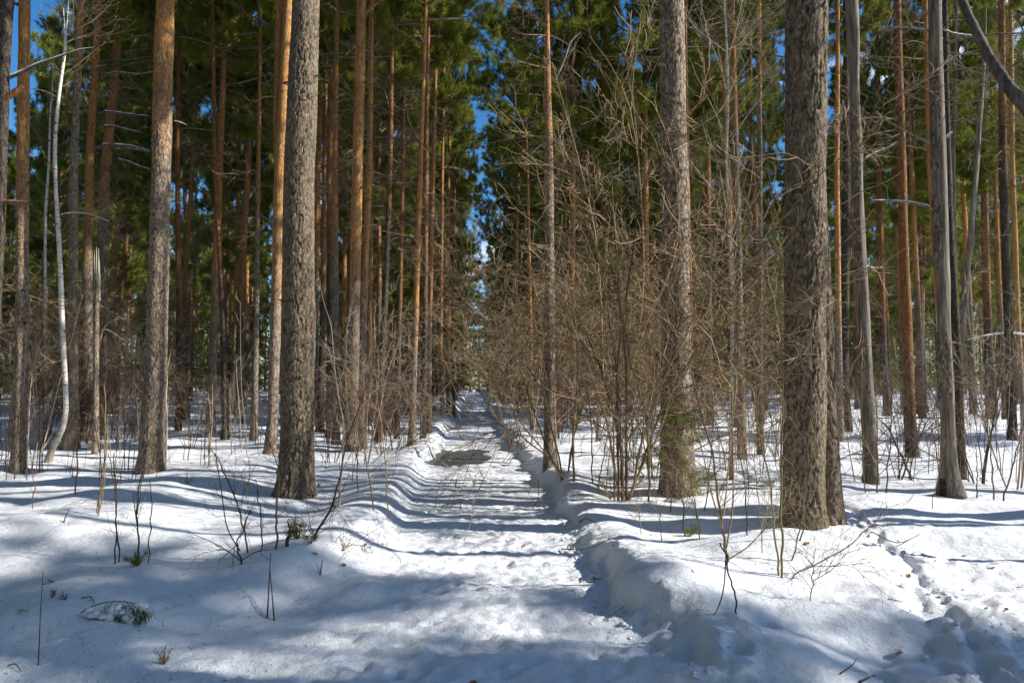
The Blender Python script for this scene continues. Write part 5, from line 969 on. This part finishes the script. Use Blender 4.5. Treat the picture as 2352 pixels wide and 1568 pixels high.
# firs and low-crowned pines that close the view beside the path
for k, (x, y, H, zc, f, lab) in enumerate([(3.9, 27, 19, 3.2, True, 'dense dark conifer right of the path behind the bare bush'), (6.0, 32, 20, 3.0, True, 'second dense dark conifer right of the path, farther back'), (3.2, 40, 18, 3.0, True, 'dark conifer at the narrowing of the path on the right'), (8.8, 29, 18, 4.5, True, 'dark conifer behind the warm lit pine'),
        (-4.0, 27, 20, 6.5, False, 'bright green crowned pine left of the path'), (-6.2, 34, 22, 7.0, False, 'second bright green crowned pine left of the path'), (-3.2, 44, 16, 4.0, False, 'low crowned pine where the left bank meets the wood'), (3.2, 60, 14, 2.0, True, 'small conifer far down the path on the right'), (-3.0, 66, 13, 1.6, True, 'small conifer far down the path on the left'),
        (-5.4, 24.5, 19, 8, False, 'pine with a wide green crown left of the path, nearest of the green crowned ones'), (1.2 + 2.2, 24.5, 18, 6.5, False, 'green crowned pine right of the path, above the bare bush'), (7.4, 25, 19, 7, False, 'green crowned pine behind the top of the bare bush'),
        (2.1, 36, 21, 8.5, False, 'pine whose crown leans over the path from the right, before the narrowing'), (-2.3, 39, 21, 8, False, 'pine whose crown leans over the path from the left, before the narrowing'), (1.9, 47, 20, 5, False, 'bushy pine over the right verge'), (-1.9, 52, 20, 5, False, 'bushy pine over the left verge'),
        (2.4, 57, 19, 2.5, True, 'tall conifer leaning over the right verge where the path narrows'), (-2.3, 64, 20, 3, False, 'pine whose crown reaches over the path from the left verge'), (2.1, 71, 20, 2, True, 'conifer behind the tall one on the right verge'), (-1.9, 77, 19, 2, True, 'conifer crowding the left verge near the end of the path'), (1.7, 87, 19, 1, True, 'last tall conifer on the right verge'), (-0.6, 104, 20, 0.5, True, 'tallest conifer behind the end of the path'),
        (0.6, 98, 15, 0.5, True, 'green conifer closing the far end of the path'), (2.4, 95, 14, 0.4, True, 'conifer right of the one closing the path'), (-1.6, 96, 14, 0.4, True, 'conifer left of the one closing the path'), (2.5, 80, 13, 1.0, True, 'slim conifer in the far right verge of the path'), (-2.7, 84, 13, 1.0, True, 'slim conifer in the far left verge of the path')]):
    pine(x, y, r, lab, None, H, zc, 4 if not f else None, name='fir_tree' if f else 'pine_tree', fir=f, cat='conifer' if f else 'pine', thick=0.9)
UL = {'left': 'small dark fir among the distant trunks at the far left', 'midleft': 'small dark fir among the distant trunks just left of the path', 'midright': 'small dark fir among the distant trunks just right of the path', 'right': 'small dark fir among the distant trunks at the far right'}
for k in range(90):
    y = 46 + 52 * r.uniform(); x = r.uniform(-0.80 * y, 0.84 * y)
    if abs(x) < 3.4: continue
    pine(x, y, r, 'small dark distant fir between %s and %s' % between(x, y), 'small firs of the distant stand', r.uniform(5, 10), 0.4, name='fir_tree', fir=True, cat='fir', thick=0.5)
# neighbours just outside the frame whose shade falls across the foreground
for k, (x, y, H, zc) in enumerate([(7.8, 2.6, 20, 12.5), (17, -2.6, 20, 11), (29.5, -1.5, 20, 12), (20.0, 1.3, 20, 14.5), (22.6, 0.55, 21, 14.5), (36, -3.2, 20, 12), (34, 15, 20, 10), (44, 6, 18, 10), (27, 18, 20, 11)]):
    pine(x, y, r, 'pine growing just outside the right border that shades the snow', 'pines beyond the right border', H, zc)
for k, (x, y, th_, H, lab) in enumerate([(8.8, 7.6, 1.2, 14, 'added bare shadow trunk beyond the right border, level with the ski track'), (9.6, 9.6, 0.9, 13, 'thinner added bare shadow trunk beyond the right border'), (12.5, 6.4, 1.0, 15, 'added bare shadow trunk farthest beyond the right border'), (7.4, 5.9, 0.7, 12, 'slim added shadow trunk just beyond the right border')]):  # unseen trunks added for shadow bands, crownless so sun reaches the big pines
    e = empty('dead_tree', (x, y, gh(x, y)), lab, 'dead tree', 'shadow trunks added beyond the right border'); o = put('trunk', TRV[k][0], (0, 0, 0), e, (th_, th_, H / 20)); o['bark_z'] = 99.0
    put('dead_limbs', DEAD[k % 3], (0, 0, H * 0.45), e, (0.8, 0.8, H * 0.5 / 5.5))
# far wood that reads as one mass
far = []; rf = np.random.default_rng(5); tn = []
cen, tri = [], []
for k in range(400):
    a = rf.uniform(-0.80, 0.88); d = rf.uniform(104, 165); x, y = math.tan(a) * d, d
    if abs(x) < 3: continue
    z = gh(x, y); H = rf.uniform(17, 24); n = 210
    t_ = rf.uniform(0, 1, n); zz = z + H * (0.03 + 0.97 * t_); rad = 2.6 * (1 - t_ ** 2 * 0.8) * np.sqrt(rf.uniform(0, 1, n)); th = rf.uniform(0, 6.28, n)
    c = np.stack([x + rad * np.cos(th), y + rad * np.sin(th), zz], -1); cen.append(c)
    P = np.array([[(x, y, z - 0.3), (x, y, z + H * 0.5), (x, y, z + H)]]); far.append(tubes(P, np.array([[0.17, 0.12, 0.03]]), 5))
Vn, Fn, tone = tufts(np.concatenate(cen), np.tile([[0, 0, 0.4]], (sum(map(len, cen)), 1)), 4, 0.95, 0.22, 0.8, rf)
Vt, Qt = merge(far)
me = bpy.data.meshes.new('x'); bpy.data.meshes.remove(me)
e = empty('far_wood', (0, 130, 0)); o1 = put('far_crowns', mesh_from('far_crowns', Vn - np.array([0, 130, 0]), Fn, M_needle_dk, False, tone), (0, 0, 0), e); o2 = put('far_trunks', mesh_from('far_trunks', Vt - np.array([0, 130, 0]), Qt, M_bark), (0, 0, 0), e)
for o in (e, o1, o2): o['kind'] = 'stuff'
tag(e, 'far pine wood closing the view behind the separate trunks', 'wood')
# the same wood goes on behind and beside the viewer
far, cen = [], []
rf = np.random.default_rng(6)
for k in range(210):
    a = rf.uniform(math.radians(128), math.radians(316)); d = rf.uniform(9, 48); x, y = math.sin(a) * d, math.cos(a) * d
    if abs(x) < 2.6 or (y > 0 and x > -0.8 * y - 3.0): continue
    z = gh(x, y); H = rf.uniform(17, 22); n = 130
    t_ = rf.uniform(0, 1, n); zz = z + H * (0.22 + 0.78 * t_); rad = 2.3 * (1 - t_ ** 2 * 0.8) * np.sqrt(rf.uniform(0, 1, n)); th = rf.uniform(0, 6.28, n)
    cen.append(np.stack([x + rad * np.cos(th), y + rad * np.sin(th), zz], -1))
    far.append(tubes(np.array([[(x, y, z - 0.3), (x, y, z + H * 0.5), (x, y, z + H)]]), np.array([[0.17, 0.12, 0.03]]), 6))
Vn, Fn, tone = tufts(np.concatenate(cen), np.tile([[0, 0, 0.4]], (sum(map(len, cen)), 1)), 4, 0.95, 0.28, 0.8, rf); Vt, Qt = merge(far)
e = empty('surrounding_wood', (0, -20, 0)); o1 = put('surrounding_crowns', mesh_from('surrounding_crowns', Vn + np.array([0, 20, 0]), Fn, M_needle, False, tone), (0, 0, 0), e); o2 = put('surrounding_trunks', mesh_from('surrounding_trunks', Vt + np.array([0, 20, 0]), Qt, M_bark), (0, 0, 0), e)
for o in (e, o1, o2): o['kind'] = 'stuff'
tag(e, 'the wood going on behind and to the left of the viewer', 'wood')
print('TRIS', sum(len(m.loops) - 2 * len(m.polygons) for m in bpy.data.meshes), 'OBJ', len(bpy.data.objects))
